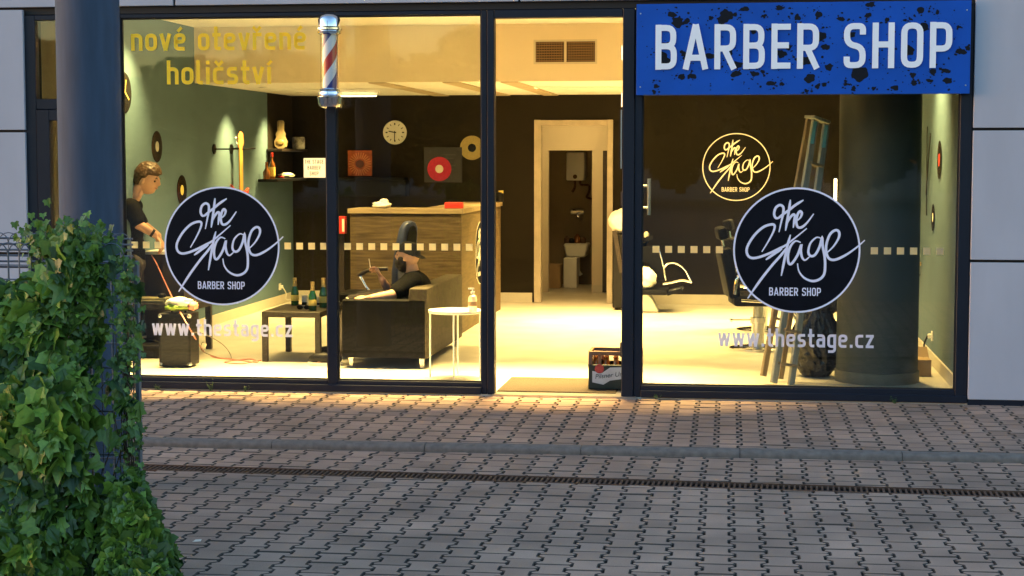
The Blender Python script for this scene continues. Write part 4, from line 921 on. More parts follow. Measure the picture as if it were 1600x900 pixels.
c = onT(496.5, 2.4); t = thing('card_box', 'pale card packet half hidden between two bottles', 'box', c); mb = MB(); mb.cbox(c + Vector((0, 0, .045)), (.05, .03, .09)); mb.build('box', M_label_w, t, bevel=.002); mb = MB(); mb.cbox(c + Vector((0, -.0158, .02)), (.048, .0012, .02)); mb.build('band', M_black, t)
c = onT(474, 2.0); t = thing('sunglasses', 'black sunglasses lying at the front of the coffee table', 'glasses', c)
mb = MB()
for s in (-1, 1): mb.sphere(c + Vector((s*.032, 0, .022)), (.028, .005, .020), 14, 8); mb.tube([c + Vector((s*.06, 0, .03)), c + Vector((s*.055, .10, .008))], .003, 6)
mb.tube([c + Vector((-.01, 0, .03)), c + Vector((.01, 0, .03))], .003, 6); mb.build('frame', M_black, t)

# left corner: low table, bag, amplifier, cabinet, cables
dx0, dx1 = FX(150, 520, 1.75), FX(302, 505, 2.55)
low_table('black-brown low table behind the black amplifier', dx0, FX(312, 505, 2.3)-.02, 2.2, 2.75, FZ(290, 474, 2.3), .055, .055)
zt2 = FZ(290, 474, 2.3)
mb = MB(); xa_ = FX(205, 500, 1.9); mb.box((xa_, 1.9, .22), (FX(252, 515, 1.9), 2.12, .34)); props(mb.build('black_case', M_black, bevel=.01), 'flat black case on the floor left of the amplifier', 'case')
for o in [bpy.data.objects['black_case']]: o.location.z = -.219
ac = Vector((FX(274, 575, 1.28), 1.28, 0)); t = thing('guitar_amplifier', 'black guitar amplifier with pale metal corners on the floor', 'amplifier', ac)
ah = FZ(270, 492, 1.28); aw = (FX(299, 540, 1.28)-FX(249.5, 540, 1.28))
mb = MB(); mb.cbox(ac + Vector((0, .11, ah/2+.012)), (aw, .24, ah)); mb.build('cabinet', M_black, t, bevel=.006)
mb = MB(); mb.cbox(ac + Vector((0, -.011, ah/2-.02)), (aw-.04, .004, ah-.12)); mb.build('grille_cloth', mat('amp_cloth', (.02, .02, .02), .9, var=.4, scale=200), t)
for s in (-1, 1):
    for zz in (.03, ah-.01): mb = MB(); mb.sphere(ac + Vector((s*(aw/2-.014), .004, zz)), (.022, .022, .022), 10, 8); mb.build('corner_cap', M_steel, t)
mb = MB(); mb.tube(cr_spline([ac + Vector((-.06, .11, ah+.012)), ac + Vector((-.05, .11, ah+.04)), ac + Vector((.05, .11, ah+.04)), ac + Vector((.06, .11, ah+.012))], 5), .009, 8); mb.build('handle', M_black, t)
c = ac + Vector((0.03, .1, ah+.012)); t = thing('plastic_bag', 'green and white plastic bag lying on top of the amplifier', 'bag', c)
mb = MB(); lump(mb, c + Vector((-.02, 0, .085)), (.115, .09, .05), .35, 3, seed=3); mb.build('bag', mat('white_polythene', (.62, .62, .55), .4), t, smooth=80)
mb = MB(); lump(mb, c + Vector((-.03, -.015, .05)), (.11, .09, .035), .3, 3, seed=4); mb.build('green_print', mat('green_polythene', (.28, .42, .06), .4), t, smooth=80)
mb = MB(); lump(mb, c + Vector((.10, .0, .06)), (.05, .06, .04), .3, 3, seed=6); mb.build('pink_fold', mat('pink_polythene', (.75, .32, .24), .5), t, smooth=80)
c = Vector((FX(236, 470, 2.4), 2.4, zt2+.001)); t = thing('folder_stack', 'flat pale folders and papers lying on the low table', 'folders', c)
mb = MB(); mb.cbox(c + Vector((-.02, 0, .012)), (.36, .24, .022)); mb.cbox(c + Vector((.02, 0, .034)), (.30, .2, .018)); mb.build('folders', mat('olive_card', (.30, .27, .15), .6), t, bevel=.002)
mb = MB(); lump(mb, c + Vector((.12, -.05, .066)), (.045, .035, .022), .2, 3); mb.build('dark_pouch', M_black, t)
kx0, kx1 = FX(215, 430, 2.8), FX(286, 430, 2.8); kz = FZ(250, 393, 2.8)
t = thing('tall_cabinet', 'tall dark cabinet with a white top edge beside the standing man', 'cabinet', ((kx0+kx1)/2, 2.9, 0))
mb = MB(); mb.box((kx0, 2.82, .001), (kx1, 3.18, kz-.03)); mb.build('carcass', mat('dark_brown_laminate', (.045, .032, .026), .55, var=.1), t, bevel=.003)
mb = MB(); mb.box((kx0-.01, 2.80, kz-.029), (kx1+.01, 3.19, kz)); mb.build('white_top', M_white, t, bevel=.003)
# cables
mb = MB(); mb.tube(cr_spline([U(237, 399, 1, 2.79), U(246, 415, 1, 2.5), U(262, 450, 1, 1.9), U(276, 478, 1, 1.5), U(284, 492, 1, 1.25), U(303, 525, 1, 1.24), U(318, 548, 2, .01), U(335, 558, 2, .006), U(360, 561, 2, .006), U(385, 564, 2, .006), U(403, 566, 2, .006), U(392, 561, 2, .006), U(366, 563, 2, .006), U(352, 566, 2, .006), U(376, 568, 2, .006), U(408, 563, 2, .006)], 8), .0062, 8)
props(mb.build('pink_cable', M_pink, smooth=60), 'pink instrument cable hanging over the amplifier and coiled on the floor', 'cable')
mb = MB(); mb.tube(cr_spline([U(301, 520, 1, 1.3), U(312, 520, 1, 1.35), U(332, 528, 1, 1.5), U(350, 540, 2, .15), U(359, 552, 2, .03), U(361, 562, 2, .006), U(350, 566, 2, .006)], 8), .004, 6)
props(mb.build('thin_cable', M_dcable, smooth=60), 'thin dark cable looping from the amplifier to the floor', 'cable')
mb = MB(); mb.tube(cr_spline([U(318, 548, 2, .3), U(322, 538, 2, .2), U(316, 535, 2, .12), U(314, 545, 2, .05), U(322, 552, 2, .005), U(345, 560, 2, .005)], 8), .004, 6)
props(mb.build('thin_cable', M_dcable, smooth=60), 'short thin cable curling beside the low table leg', 'cable')

# beer crate in the doorway
bx0, bx1, byf = FX(919.5, 575, .28), FX(975, 575, .28)+.13, .28
t = thing('beer_crate', 'brown and dark green beer crate full of bottles in the open doorway', 'crate', ((bx0+bx1)/2, byf+.15, 0.013)); bt = t
z0, zmid, z1 = .014, FZ(940, 570, .28), FZ(940, 549, .28); yb_ = byf+.30; wl = .02; zw0, zw1 = FZ(940, 562, .28), FZ(940, 555, .28)
mb = MB()
for a, b in (((bx0, byf, z0), (bx1, byf+wl, zmid)), ((bx0, yb_-wl, z0), (bx1, yb_, zmid)), ((bx0, byf+wl, z0), (bx0+wl, yb_-wl, zmid)), ((bx1-wl, byf+wl, z0), (bx1, yb_-wl, zmid)), ((bx0+wl, byf+wl, z0), (bx1-wl, yb_-wl, z0+.02))): mb.box(a, b)
mb.build('lower_shell', M_green_crate, t, bevel=.004)
mb = MB(); zb_ = zmid+.0005
for y in (byf, yb_-wl):
    for xa, xb in ((bx0, bx0+.03), (bx0+.075, bx0+.10), (bx1-.10, bx1-.075), (bx1-.03, bx1)): mb.box((xa, y, zb_), (xb, y+wl, zw1))
    mb.box((bx0, y, zw1), (bx1, y+wl, z1))
for x in (bx0, bx1-wl): mb.box((x, byf+wl, zb_), (x+wl, yb_-wl, z1))
mb.build('upper_rim', M_brown_crate, t, bevel=.003)
fa = byf-.0015; zc0, zc1 = z0+.035, zmid-.008
mb = MB(); X = lambda f: bx0+.03+(bx1-bx0-.06)*f; Z = lambda f: zc0+(zc1-zc0)*f
mb.prism([(X(.0), Z(.12)), (X(.25), Z(.0)), (X(.40), Z(.22)), (X(.98), Z(.42)), (X(.98), Z(.98)), (X(.40), Z(.92)), (X(.22), Z(.62)), (X(0), Z(.72))], (0, fa+.001, 0), (1, 0, 0), (0, 0, 1), (0, -.001, 0)); lab_ = mb.build('front_label', mat('pale_label_print', (.55, .56, .55), .5), t, smooth=0)
mb = MB(); mb.prism([(X(.16)+.036*math.cos(k*math.pi/16), Z(.84)+.036*math.sin(k*math.pi/16)) for k in range(32)], (0, fa-.0004, 0), (1, 0, 0), (0, 0, 1), (0, -.001, 0)); mb.build('red_seal', mat('red_seal_print', (.42, .05, .04), .5, var=.3, scale=90), lab_, smooth=0)
def font_text(s, o, size, mtl, parent, name, shear=0., rot=0., M=None):
    cu = bpy.data.curves.new('t', 'FONT'); cu.body = s; cu.size = size; cu.shear = shear; cu.extrude = .0006
    ob = bpy.data.objects.new('t', cu); COL.objects.link(ob); dg = bpy.context.evaluated_depsgraph_get(); dg.update()
    me = bpy.data.meshes.new_from_object(ob.evaluated_get(dg)); bpy.data.objects.remove(ob)
    me.transform(Matrix.Translation(o) @ (M or Matrix.Rotation(R(90), 4, 'X')) @ Matrix.Rotation(rot, 4, 'Z'))
    me.transform(XFOF(parent).inverted()); me.materials.clear(); return link(name, me, mtl, parent)
font_text('Pilsner Urquell', Vector((X(.06), fa-.0012, Z(.30))), .052, mat('dark_label_ink', (.03, .035, .03), .5), lab_, 'label_lettering', .25, R(7))
for i in range(5):
    for j in range(4):
        p = Vector((bx0+.055+i*(bx1-bx0-.11)/4, byf+.055+j*.063, z0+.021)); mb = MB(); mb.lathe([(.028, 0), (.030, .004), (.030, .12), (.014, .18), (.012, .215), (.0145, .217), (.0145, .226), (0, .227)], p, 14)
        b = mb.build('beer_bottle', M_amber); props(b, 'brown beer bottle standing in the crate in the doorway', 'bottle', 'beer bottles in the crate')

# ------------------------------------------------------------------ right half of the shop
# inner round column
ccx = (FX(1308, 450, 1.2) + FX(1436, 450, 1.2))/2; crr = (FX(1436, 450, 1.2) - FX(1308, 450, 1.2))/2
t = thing('round_column', 'thick grey-green round column inside the right window', 'column', (ccx, 1.2, 0))
mb = MB(); mb.lathe([(crr, .0), (crr, ZHI-.003)], (ccx, 1.2, 0.001), 64); mb.build('shaft', M_concrete, t)
mb = MB(); mb.lathe([(crr+.012, .002), (crr+.012, .09), (crr+.001, .094)], (ccx, 1.2, 0), 64); mb.build('base_ring', mat('column_base', (.11, .11, .09), .6), t)
# refuse sack
c = U(1277, 592, 2, 0) + Vector((.0, .18, 0)); t = thing('refuse_sack', 'full glossy black refuse sack leaning against the round column', 'sack', c)
from mathutils import noise as mnoise
def crumple(d, f, k):
    a = 0
    for o in range(3): a += (abs(mnoise.noise(d*f*1.9**o + Vector((o*3.1, k, o)))) - .22)*.62**o
    return a
def sack(d, q):
    top = max(0, d.z-.1); s = 1 - .26*crumple(Vector((d.x*1.3, d.y*1.3, d.z*.7)), 2.3, 2.) + .10*mnoise.noise(d*1.3)
    s *= 1 - .34*top
    return Vector((q.x*s, q.y*s, max(q.z*(1+.1*mnoise.noise(d*2)), -.30)))
mb = MB(); mb.sphere(c + Vector((0, 0, .302)), (.205, .18, .34), 110, 80, sack); mb.build('sack', M_bag, t, smooth=180)
mb = MB(); mb.sphere(c + Vector((.05, 0, .60)), (.12, .10, .09), 70, 40, lambda d, q: q*(1 - .45*crumple(d, 2.6, 5.) + .15*math.sin(5*math.atan2(d.y, d.x))*max(0, d.z+.3))); mb.build('gathered_top', M_bag, t, smooth=180)
# folding wooden step ladder, leaning on the column
lb0, lt0 = U(1222, 603, 2, 0), U(1284, 186, 1, .95); lb0.y = .78; lb0.x = FX(1222, 601, .78)
t = thing('step_ladder', 'folded wooden step ladder with teal fittings leaning on the round column', 'ladder', lb0)
topd = Vector((lt0.x-lb0.x, .30, lt0.z)); up = topd.normalized(); wv = Vector((.62, .78, 0)); wv = (wv - up*wv.dot(up)).normalized(); fn = wv.cross(up).normalized()
Ll = topd.length
wb_, wt_ = .115, .075
def lp(s, f, d=0.): return lb0 + up*(Ll*f) + wv*(s*(wb_*(1-f)+wt_*f)) + fn*d
for s in (-1, 1): mb = MB(); mb.bar(lp(s, 0.004), lp(s, .99), .072, .026, fn); mb.build('front_rail', M_greywood, t, bevel=.003)
back = Vector((-.085, .16, 0))
for s in (-1, 1): mb = MB(); mb.bar(lp(s, .02) + back, lp(s, 1.0) + back*.55, .062, .024, fn); mb.build('rear_rail', M_wood, t, bevel=.003)
for k in range(7):
    f = .08 + .125*k; mb = MB(); mb.bar(lp(-1, f), lp(1, f), .07, .022, up); mb.build('tread', M_wood, t, bevel=.002)
for k in (1, 4): mb = MB(); f = .1+.14*k; mb.bar(lp(-1, f)+back*.9, lp(1, f)+back*.9, .05, .018, up); mb.build('rear_brace', M_wood, t)
for s in (-1, 1): mb = MB(); a = lp(s, .90, .0) - wv*0 + Vector((0, -.03, 0)); mb.bar(a, lp(s, .985) + Vector((0, -.03, 0)), .036, .008, (0, 1, 0)); mb.build('hinge_plate', M_teal, t, bevel=.002)
mb = MB(); mb.bar(lp(-1.5, 1.0)+back*.3, lp(1.5, 1.0)+back*.3, .10, .024, up); mb.build('cap_board', M_greywood, t, bevel=.003)

# barber chairs
def pump_base(t, c, zseat, r=.27):
    mb = MB(); mb.lathe([(r, .002), (r, .012), (r*.92, .022), (r*.5, .034), (.07, .045), (.06, .05)], c, 48); mb.build('base_disc', M_chrome, t)
    mb = MB(); mb.lathe([(.062, .045), (.060, .24), (.075, .245), (.075, .30), (.05, .305), (.045, zseat-.10)], c, 28); mb.build('pump_column', M_chrome, t)
    mb = MB(); mb.tube([c + Vector((-.05, -.02, .27)), c + Vector((-.30, -.12, .25))], .011, 8); mb.lathe([(.0, -.02), (.018, -.015), (.018, .015), (0, .02)], c + Vector((-.30, -.12, .25)), 12); mb.build('foot_lever', M_chrome, t)
def barber_chair(c, face, lab, towel=False, zs=.52):
    """face: angle the sitter looks to"""
    t = thing('barber_chair', lab, 'barber chair', (0, 0, 0), 0, 'barber chairs with chrome frames'); t.location = c; t.rotation_euler = (0, 0, face); XF[t.name] = Matrix.Translation(c) @ Matrix.Rotation(face, 4, 'Z')
    O = Vector((0, 0, 0))
    n0 = len(KIDS.get(t.name, []))
    def B(mb, nm, m, **k): return mb.build(nm, m, t, local=True, **k)
    mb = MB(); r = .27; mb.lathe([(r, .002), (r, .012), (r*.92, .022), (r*.5, .034), (.07, .045), (.06, .05)], O, 48); B(mb, 'base_disc', M_chrome)
    mb = MB(); mb.lathe([(.062, .045), (.060, .24), (.075, .245), (.075, .30), (.05, .305), (.045, zs-.10)], O, 28); B(mb, 'pump_column', mat('pale_chrome', (.80, .78, .72), .22, .6))
    mb = MB(); mb.tube([Vector((-.04, .05, .27)), Vector((-.22, .24, .25))], .011, 8); mb.sphere((-.22, .24, .25), .018, 10, 8); B(mb, 'foot_lever', M_chrome)
    mb = MB(); mb.box((-.26, -.24, zs-.10), (.26, .24, zs)); B(mb, 'seat', M_leath, bevel=.04, segs=3)
    mb = MB(); M_ = Matrix.Translation((-.24, 0, zs-.02)) @ Matrix.Rotation(R(-12), 4, 'Y'); mb.box((-.06, -.23, 0), (.05, .23, .48), M_); B(mb, 'backrest', M_leath, bevel=.035, segs=3)
    mb = MB(); M2 = Matrix.Translation((-.35, 0, zs+.52)) @ Matrix.Rotation(R(-12), 4, 'Y'); mb.box((-.04, -.14, 0), (.05, .14, .12), M2); B(mb, 'headrest', M_leath, bevel=.03, segs=3)
    mb = MB(); mb.tube([(-.33, 0, zs+.42), (-.36, 0, zs+.56)], .012, 8); B(mb, 'headrest_post', M_chrome)
    for s in (-1, 1):
        mb = MB(); mb.tube(cr_spline([(-.26, s*.27, zs+.02), (-.22, s*.28, zs+.20), (.0, s*.285, zs+.24), (.20, s*.285, zs+.20), (.27, s*.28, zs+.04), (.12, s*.27, zs-.05), (-.20, s*.27, zs-.04)], 7), .016, 10); B(mb, 'arm_frame', M_chrome)
        mb = MB(); mb.bar((-.16, s*.285, zs+.25), (.17, s*.285, zs+.235), .055, .03); B(mb, 'arm_pad', M_leath, bevel=.01)
    mb = MB()
    for s in (-1, 1): mb.tube(cr_spline([(.22, s*.14, zs-.06), (.36, s*.14, zs-.22), (.44, s*.14, zs-.36)], 6), .013, 8)
    mb.tube([(.44, -.18, zs-.36), (.44, .18, zs-.36)], .014, 8); mb.tube([(.37, -.14, zs-.24), (.37, .14, zs-.24)], .010, 8)
    B(mb, 'footrest', M_chrome)
    return t
c = U(1184, 545, 2, 0); c.z = .001; barber_chair(c, R(8), 'black barber chair with chrome base behind the right round sticker')
c = U(1190, 516, 2, 0); c.z = .001; barber_chair(c, R(-6), 'second black barber chair half hidden behind the nearer one')
# black high-backed chair before the counter
c = Vector((FX(618, 470, 3.55), 3.55, .001))
t = thing('salon_chair', 'high-backed blue-black salon chair with chrome armrests before the counter', 'salon chair', c)
hz = FZ(632, 344, 3.6); mb = MB()
pb = [(-.12, .46), (-.15, .70), (-.13, .95), (-.10, hz-.08), (-.06, hz-.02), (0, hz), (.06, hz-.02), (.10, hz-.08), (.11, .95), (.13, .70), (.12, .46)]
bx_ = FX(630, 400, 3.6); tilt = Vector((.10, 0, 1)); 
bp0 = Vector((bx_-.09, 3.60, 0)); mb.prism([(x, z) for x, z in pb], bp0, Vector((.55, .83, 0)), tilt, Vector((.83, -.55, 0))*.09); mb.build('backrest', mat('blue_black_leather', (.026, .036, .085), .4, var=.2, scale=18, bump=.1), t, bevel=.03, segs=3)
mb = MB(); mb.prism([(x*.62, .55+(z-.55)*.93) for x, z in pb[1:-1]], bp0 - Vector((.83, -.55, 0))*(-.094), Vector((.55, .83, 0)), tilt, Vector((.83, -.55, 0))*.02); mb.build('back_panel', M_leath, t, bevel=.008)
sx_ = FX(570, 455, 3.55); mb = MB(); mb.box((sx_-.24, 3.30, .40), (sx_+.30, 3.80, .50)); mb.build('seat', M_leath, t, bevel=.04, segs=3)
for y in (3.28, 3.80):
    q = lambda px, py: U(px, py, 1, y)
    mb = MB(); mb.tube(cr_spline([q(590, 452), q(577, 453), q(571, 446), q(563, 431), (q(563, 431)+q(545, 424))/2, q(561, 428)], 5) if False else [q(592, 456), q(578, 455), q(572, 448), q(562, 430)], .015, 10); mb.build('arm_tube', M_chrome, t)
    mb = MB(); mb.tube(cr_spline([q(560, 431), q(572, 424), q(586, 421), q(606, 420)], 5), .020, 10); mb.build('arm_pad', M_darkwood, t)
mb = MB(); mb.lathe([(.28, 0), (.28, .012), (.06, .04), (.05, .40)], Vector((sx_+.05, 3.55, .001)), 32); mb.build('base', M_chrome, t)
# low lounge chair with a white towel beside the door leaf, right of the doorway
c = U(1018, 487, 2, 0); yc = c.y; q = lambda px, py, dy=0.: U(px, py, 1, yc+dy)
t = thing('wash_chair', 'low black wash chair with looped chrome arms near the back wall', 'salon chair', c)
mb = MB(); mb.prism([(q(1000, 470).x, .002), (q(1030, 488).x, .002), (q(1020, 470).x, .16), (q(1012, 462).x, .22), (q(1000, 462).x, .22)], (0, yc-.12, 0), (1, 0, 0), (0, 0, 1), (0, .24, 0)); mb.build('pedestal', M_white, t, bevel=.01)
zz = q(1030, 452).z; mb = MB(); mb.box((q(985, 450).x, yc-.26, zz-.05), (q(1044, 450).x, yc+.26, zz+.01)); mb.build('seat', M_leath, t, bevel=.02, segs=2)
mb = MB(); mb.prism([(q(1043, 451).x, zz-.02), (q(1066, 446).x, zz+.03), (q(1068, 449).x, zz+.0), (q(1044, 458).x, zz-.06)], (0, yc-.24, 0), (1, 0, 0), (0, 0, 1), (0, .48, 0)); mb.build('leg_rest', M_leath, t, bevel=.008)
mb = MB(); mb.prism([(q(997, 388).x, q(1000, 386).z), (q(1027, 386).x, q(1027, 386).z), (q(1035, 418).x, q(1035, 418).z), (q(1040, 438).x, q(1040, 438).z), (q(1028, 440).x, q(1028, 440).z), (q(1012, 412).x, q(1012, 412).z), (q(990, 410).x, q(990, 410).z)], (0, yc+.14, 0), (1, 0, 0), (0, 0, 1), (0, .10, 0)); mb.build('backrest', M_leath, t, bevel=.015, segs=2)
for dy in (-.27, .27):
    mb = MB(); mb.tube(cr_spline([q(1029, 388, dy), q(1034, 405, dy), q(1038, 420, dy), (q(1038, 420, dy)+q(1040, 437, dy))/2, q(1041, 438, dy)], 5), .011, 8); mb.tube(cr_spline([q(1037, 418, dy), q(1044, 412, dy), q(1054, 411, dy), q(1064, 416, dy), q(1072, 424, dy), q(1078, 436, dy), q(1081, 442, dy)], 6), .012, 8)
    mb.tube(cr_spline([q(1081, 441, dy), q(1066, 438, dy), q(1050, 441, dy), q(1036, 444, dy)], 5), .016, 8); mb.build('arm_frame', M_chrome, t)
c = q(1012, 430, -.05); t = thing('draped_towel', 'bright white towel heaped on the low wash chair', 'towel', c)
mb = MB(); lump(mb, Vector((q(1010, 432).x, yc-.08, q(1010, 434).z)), (.12, .13, .135), .22, 2.5, 28, 18, seed=11); mb.build('towel', M_towel, t, smooth=80)
c = q(1010, 362); t = thing('wash_basin', 'dark wash basin on a post with a pale bottle behind the low chair', 'basin', c)
mb = MB(); mb.prism([(q(990, 386).x, q(1000, 386).z), (q(1008, 386).x, q(1006, 386).z), (q(1008, 372).x, q(1006, 372).z), (q(1016, 371).x, q(1016, 371).z), (q(1017, 377).x, q(1016, 375).z), (q(1009, 379).x, q(1010, 378).z)][::1], (0, yc+.28, 0), (1, 0, 0), (0, 0, 1), (0, .1, 0)); mb.box((q(996, 386).x, yc+.30, .001), (q(1004, 386).x, yc+.36, q(1000, 384).z)); mb.build('bowl', M_black, t, bevel=.006)
c2 = q(1010, 371, .32); mb = MB(); mb.lathe([(.03, 0), (.032, .01), (.032, .045), (.02, .06), (.018, .07)], c2, 16); props(mb.build('shampoo_bottle', M_label_w), 'pale shampoo bottle standing on the dark wash basin', 'bottle')
# trolley with a towel left of the post
yt_ = 7.36; a, b = U(957, 484, 1, yt_), U(985, 378, 1, yt_)
t = thing('trolley', 'dark slanted salon trolley beside the doorway frame', 'trolley', (a.x, yt_, 0))
mb = MB(); mb.box((a.x, yt_, .03), (b.x, yt_+.35, .90)); mb.build('body', M_black, t, bevel=.01)
mb = MB(); mb.bar((a.x+.02, yt_-.02, .95), (b.x-.1, yt_-.03, .45), .05, .03, (0, 1, 0)); mb.build('strap', M_darkwood, t)
mb = MB()
for x in (a.x+.04, b.x-.04):
    for y in (yt_+.05, yt_+.3): mb.sphere((x, y, .021), .02, 10, 8)
mb.build('castors', M_black, t)
mb = MB(); lump(mb, Vector((U(968, 372, 1, yt_+.15).x, yt_+.16, 1.05)), (.13, .13, .145), .18, 2.2, 28, 18, seed=21); ob = mb.build('towel_heap', M_towel, smooth=80); props(ob, 'white towel heap on top of the dark trolley by the doorway', 'towel')
# mirror on the right wall with a pale wooden edge, and a lit strip on the back wall
f0 = U(1437, 190, 0, XR); t = thing('wall_mirror', 'tall mirror with a pale wooden frame on the right wall', 'mirror', (XR-.02, 4.2, .9))
zmT, zmB = 2.12, .86
mb = MB(); mb.box((XR-.035, 3.72, zmB), (XR-.003, 3.80, zmT)); mb.box((XR-.035, 4.9, zmB), (XR-.003, 4.98, zmT)); mb.box((XR-.034, 3.80, zmT-.06), (XR-.003, 4.9, zmT)); mb.box((XR-.034, 3.80, zmB), (XR-.003, 4.9, zmB+.06)); mb.build('frame', M_wood, t, bevel=.003)
mb = MB(); mb.box((XR-.014, 3.80, zmB+.06), (XR-.004, 4.9, zmT-.06)); mb.build('mirror_glass', mat('mirror_silver', (.8, .8, .8), .03, 1.), t, smooth=0)
c0, c1 = U(1307, 318, 1, 8.0), U(1307, 280, 1, 8.0); t = thing('wall_lamp', 'slim glowing vertical tube lamp on the back wall beside the round column', 'lamp', c0)
mb = MB(); mb.tube([(c0.x, YB-.05, c0.z-.02), (c0.x, YB-.05, c1.z)], .016, 12); mb.build('tube', mat('lit_tube', (.8, .7, .5), .5, emit=(1, .72, .34), estr=2.2), t)
mb = MB(); mb.box((c0.x-.03, YB-.03, c0.z-.15), (c0.x+.03, YB-.002, c1.z+.03)); mb.build('backplate', M_black, t)
# mirror shelf, cardboard and small things by the right wall
mb = MB(); mb.box((XR-.24, 3.5, .80), (XR-.003, 4.9, .83)); t = thing('mirror_shelf', 'narrow pale shelf under the mirror on the right wall', 'shelf', (XR-.1, 4.2, .8)); mb.build('board', M_wood, t, bevel=.003); mb = MB()
for y in (3.6, 4.8): mb.bar((XR-.005, y, .70), (XR-.2, y, .797), .02, .02)
mb.build('bracket', M_black, t)
c = Vector((XR-.13, 3.58, .832)); t = thing('jar_set', 'small dark jars standing on the mirror shelf by the column', 'jars', c)
mb = MB(); mb.lathe([(.035, 0), (.037, .01), (.037, .07), (.03, .08), (.03, .10), (0, .101)], c, 16); mb.build('jar', M_black, t); mb = MB(); mb.lathe([(.025, 0), (.026, .01), (.026, .12), (.01, .15), (.0, .16)], c + Vector((-.06, .05, 0)), 16); mb.build('spray_bottle', M_label_y, t)
c = U(1441, 598, 2, 0); t = thing('cardboard_box', 'small open cardboard box on the floor between the column and the right wall', 'box', c)
mb = MB(); x_, y_ = 1.40, 1.5; mb.box((x_-.02, y_, .001), (x_+.14, y_+.22, .14)); mb.build('box', M_card, t, bevel=.002)
mb = MB(); mb.bar((x_-.02, y_, .141), (x_-.02, y_-.10, .17), .16, .004, (0, 0, 1)) if False else mb.prism([(0, 0), (.16, 0), (.15, .10), (.01, .10)], (x_-.02, y_+.22, .141), (1, 0, 0), (0, .6, .8), (0, .003, 0)); mb.build('flap', M_card, t, smooth=0)
# utility room
c = U(900, 283, 1, 11.2); q = lambda px, py, y=11.25: U(px, py, 1, y)
t = thing('water_heater', 'boxy white water heater with pipes in the dim back room', 'water heater', q(900, 260))
a, b = q(885, 282), q(914, 238); mb = MB(); mb.box((a.x, 11.2, a.z), (b.x, 11.49, b.z)); mb.build('tank', M_white, t, bevel=.025, segs=3)
mb = MB(); mb.lathe([(.03, 0), (.028, .02), (0, .022)], (q(899, 276).x, 11.2, q(899, 276).z), 18, MY); mb.build('dial', M_rust, t)
mb = MB(); mb.tube(cr_spline([q(898, 282, 11.3), q(898, 292, 11.3), q(894, 300, 11.3)], 5), .018, 8); mb.tube(cr_spline([q(906, 282, 11.3), q(908, 289, 11.3), q(920, 290, 11.3), q(920, 300, 11.35), q(917, 308, 11.4), q(924, 311, 11.45)], 5), .016, 8); mb.build('pipes', M_rust, t)
t = thing('wall_tap', 'chrome wall mixer tap above the sink in the dim back room', 'tap', q(902, 331))
mb = MB(); mb.tube([q(892, 331), q(912, 331)], .035, 10); mb.tube(cr_spline([q(902, 334), q(903, 341, 11.1), q(910, 343, 11.05)], 5), .015, 8); mb.build('mixer', M_chrome, t)
t = thing('utility_sink', 'white utility sink cluttered with bottles in the dim back room', 'sink', q(900, 400))
a, b = q(880, 402, 11.05), q(919, 381, 11.05); mb = MB(); mb.prism([(a.x+.04, a.z), (b.x-.04, a.z), (b.x, b.z), (a.x, b.z)], (0, 11.05, 0), (1, 0, 0), (0, 0, 1), (0, .42, 0)); mb.build('basin', M_white, t, bevel=.02)
mb = MB(); mb.tube([q(903, 402), q(903, 422), q(908, 430)], .03, 10); mb.build('drain_pipe', M_white, t)
for i, (px, h, m_) in enumerate(((886, .10, M_rust), (893, .07, M_black), (902, .13, M_amber), (911, .09, M_rust))):
    p = q(px, 381, 11.2); mb = MB(); mb.lathe([(.04, 0), (.042, .01), (.042, h*.7), (.02, h*.9), (.02, h)], p + Vector((0, 0, .012)), 14); mb.build('clutter_bottle', m_, t)
mb = MB(); zf = .001; a, b = q(882, 455, 10.9), q(903, 420, 10.9); mb.box((a.x, 10.75, zf), (b.x, 11.05, .42)); o_ = mb.build('bin', M_white, bevel=.01); props(o_, 'white lidded bin under the sink in the dim back room', 'bin')
mb = MB(); a, b = q(857, 450, 10.8), q(877, 424, 10.8); mb.box((a.x, 10.65, zf), (b.x, 10.95, .33)); o_ = mb.build('storage_box', M_card, bevel=.006); props(o_, 'closed carton on the floor left of the sink in the dim back room', 'box')

# ================================================================== PEOPLE
def skin_mesh(V, E):
    """tapered limbs between the joints V {name: (point, radius)}; fuse() melts them into one skin"""
    mb = MB(); V = {k: (p, r[1]*1.15 if isinstance(r, tuple) else r) for k, (p, r) in V.items()}
    for k, (p, r) in V.items(): mb.sphere(p, r, 18, 12)
    for a, b in E:
        (p, r), (q, t_) = V[a], V[b]
        if (q-p).length > 1e-4: mb.tube([p, p.lerp(q, .5), q], [r, (r+t_)*.5*1.02, t_], 18)
    return mb.v, mb.f
def torso(mb, pts, fwd, grow=0.):
    """ellipsoids (depth, width, height) along the trunk, seen from the side fwd points to"""
    fwd = Vector((fwd[0], fwd[1], 0)).normalized(); lf = Vector((-fwd.y, fwd.x, 0))
    for p, (a, b, c) in pts:
        k0 = len(mb.v); mb.sphere((0, 0, 0), 1, 24, 16)
        for i in range(k0, len(mb.v)):
            x, y, z = mb.v[i]; mb.v[i] = tuple(Vector(p) + fwd*x*(a+grow) + lf*y*(b+grow) + Vector((0, 0, z*(c+grow))))
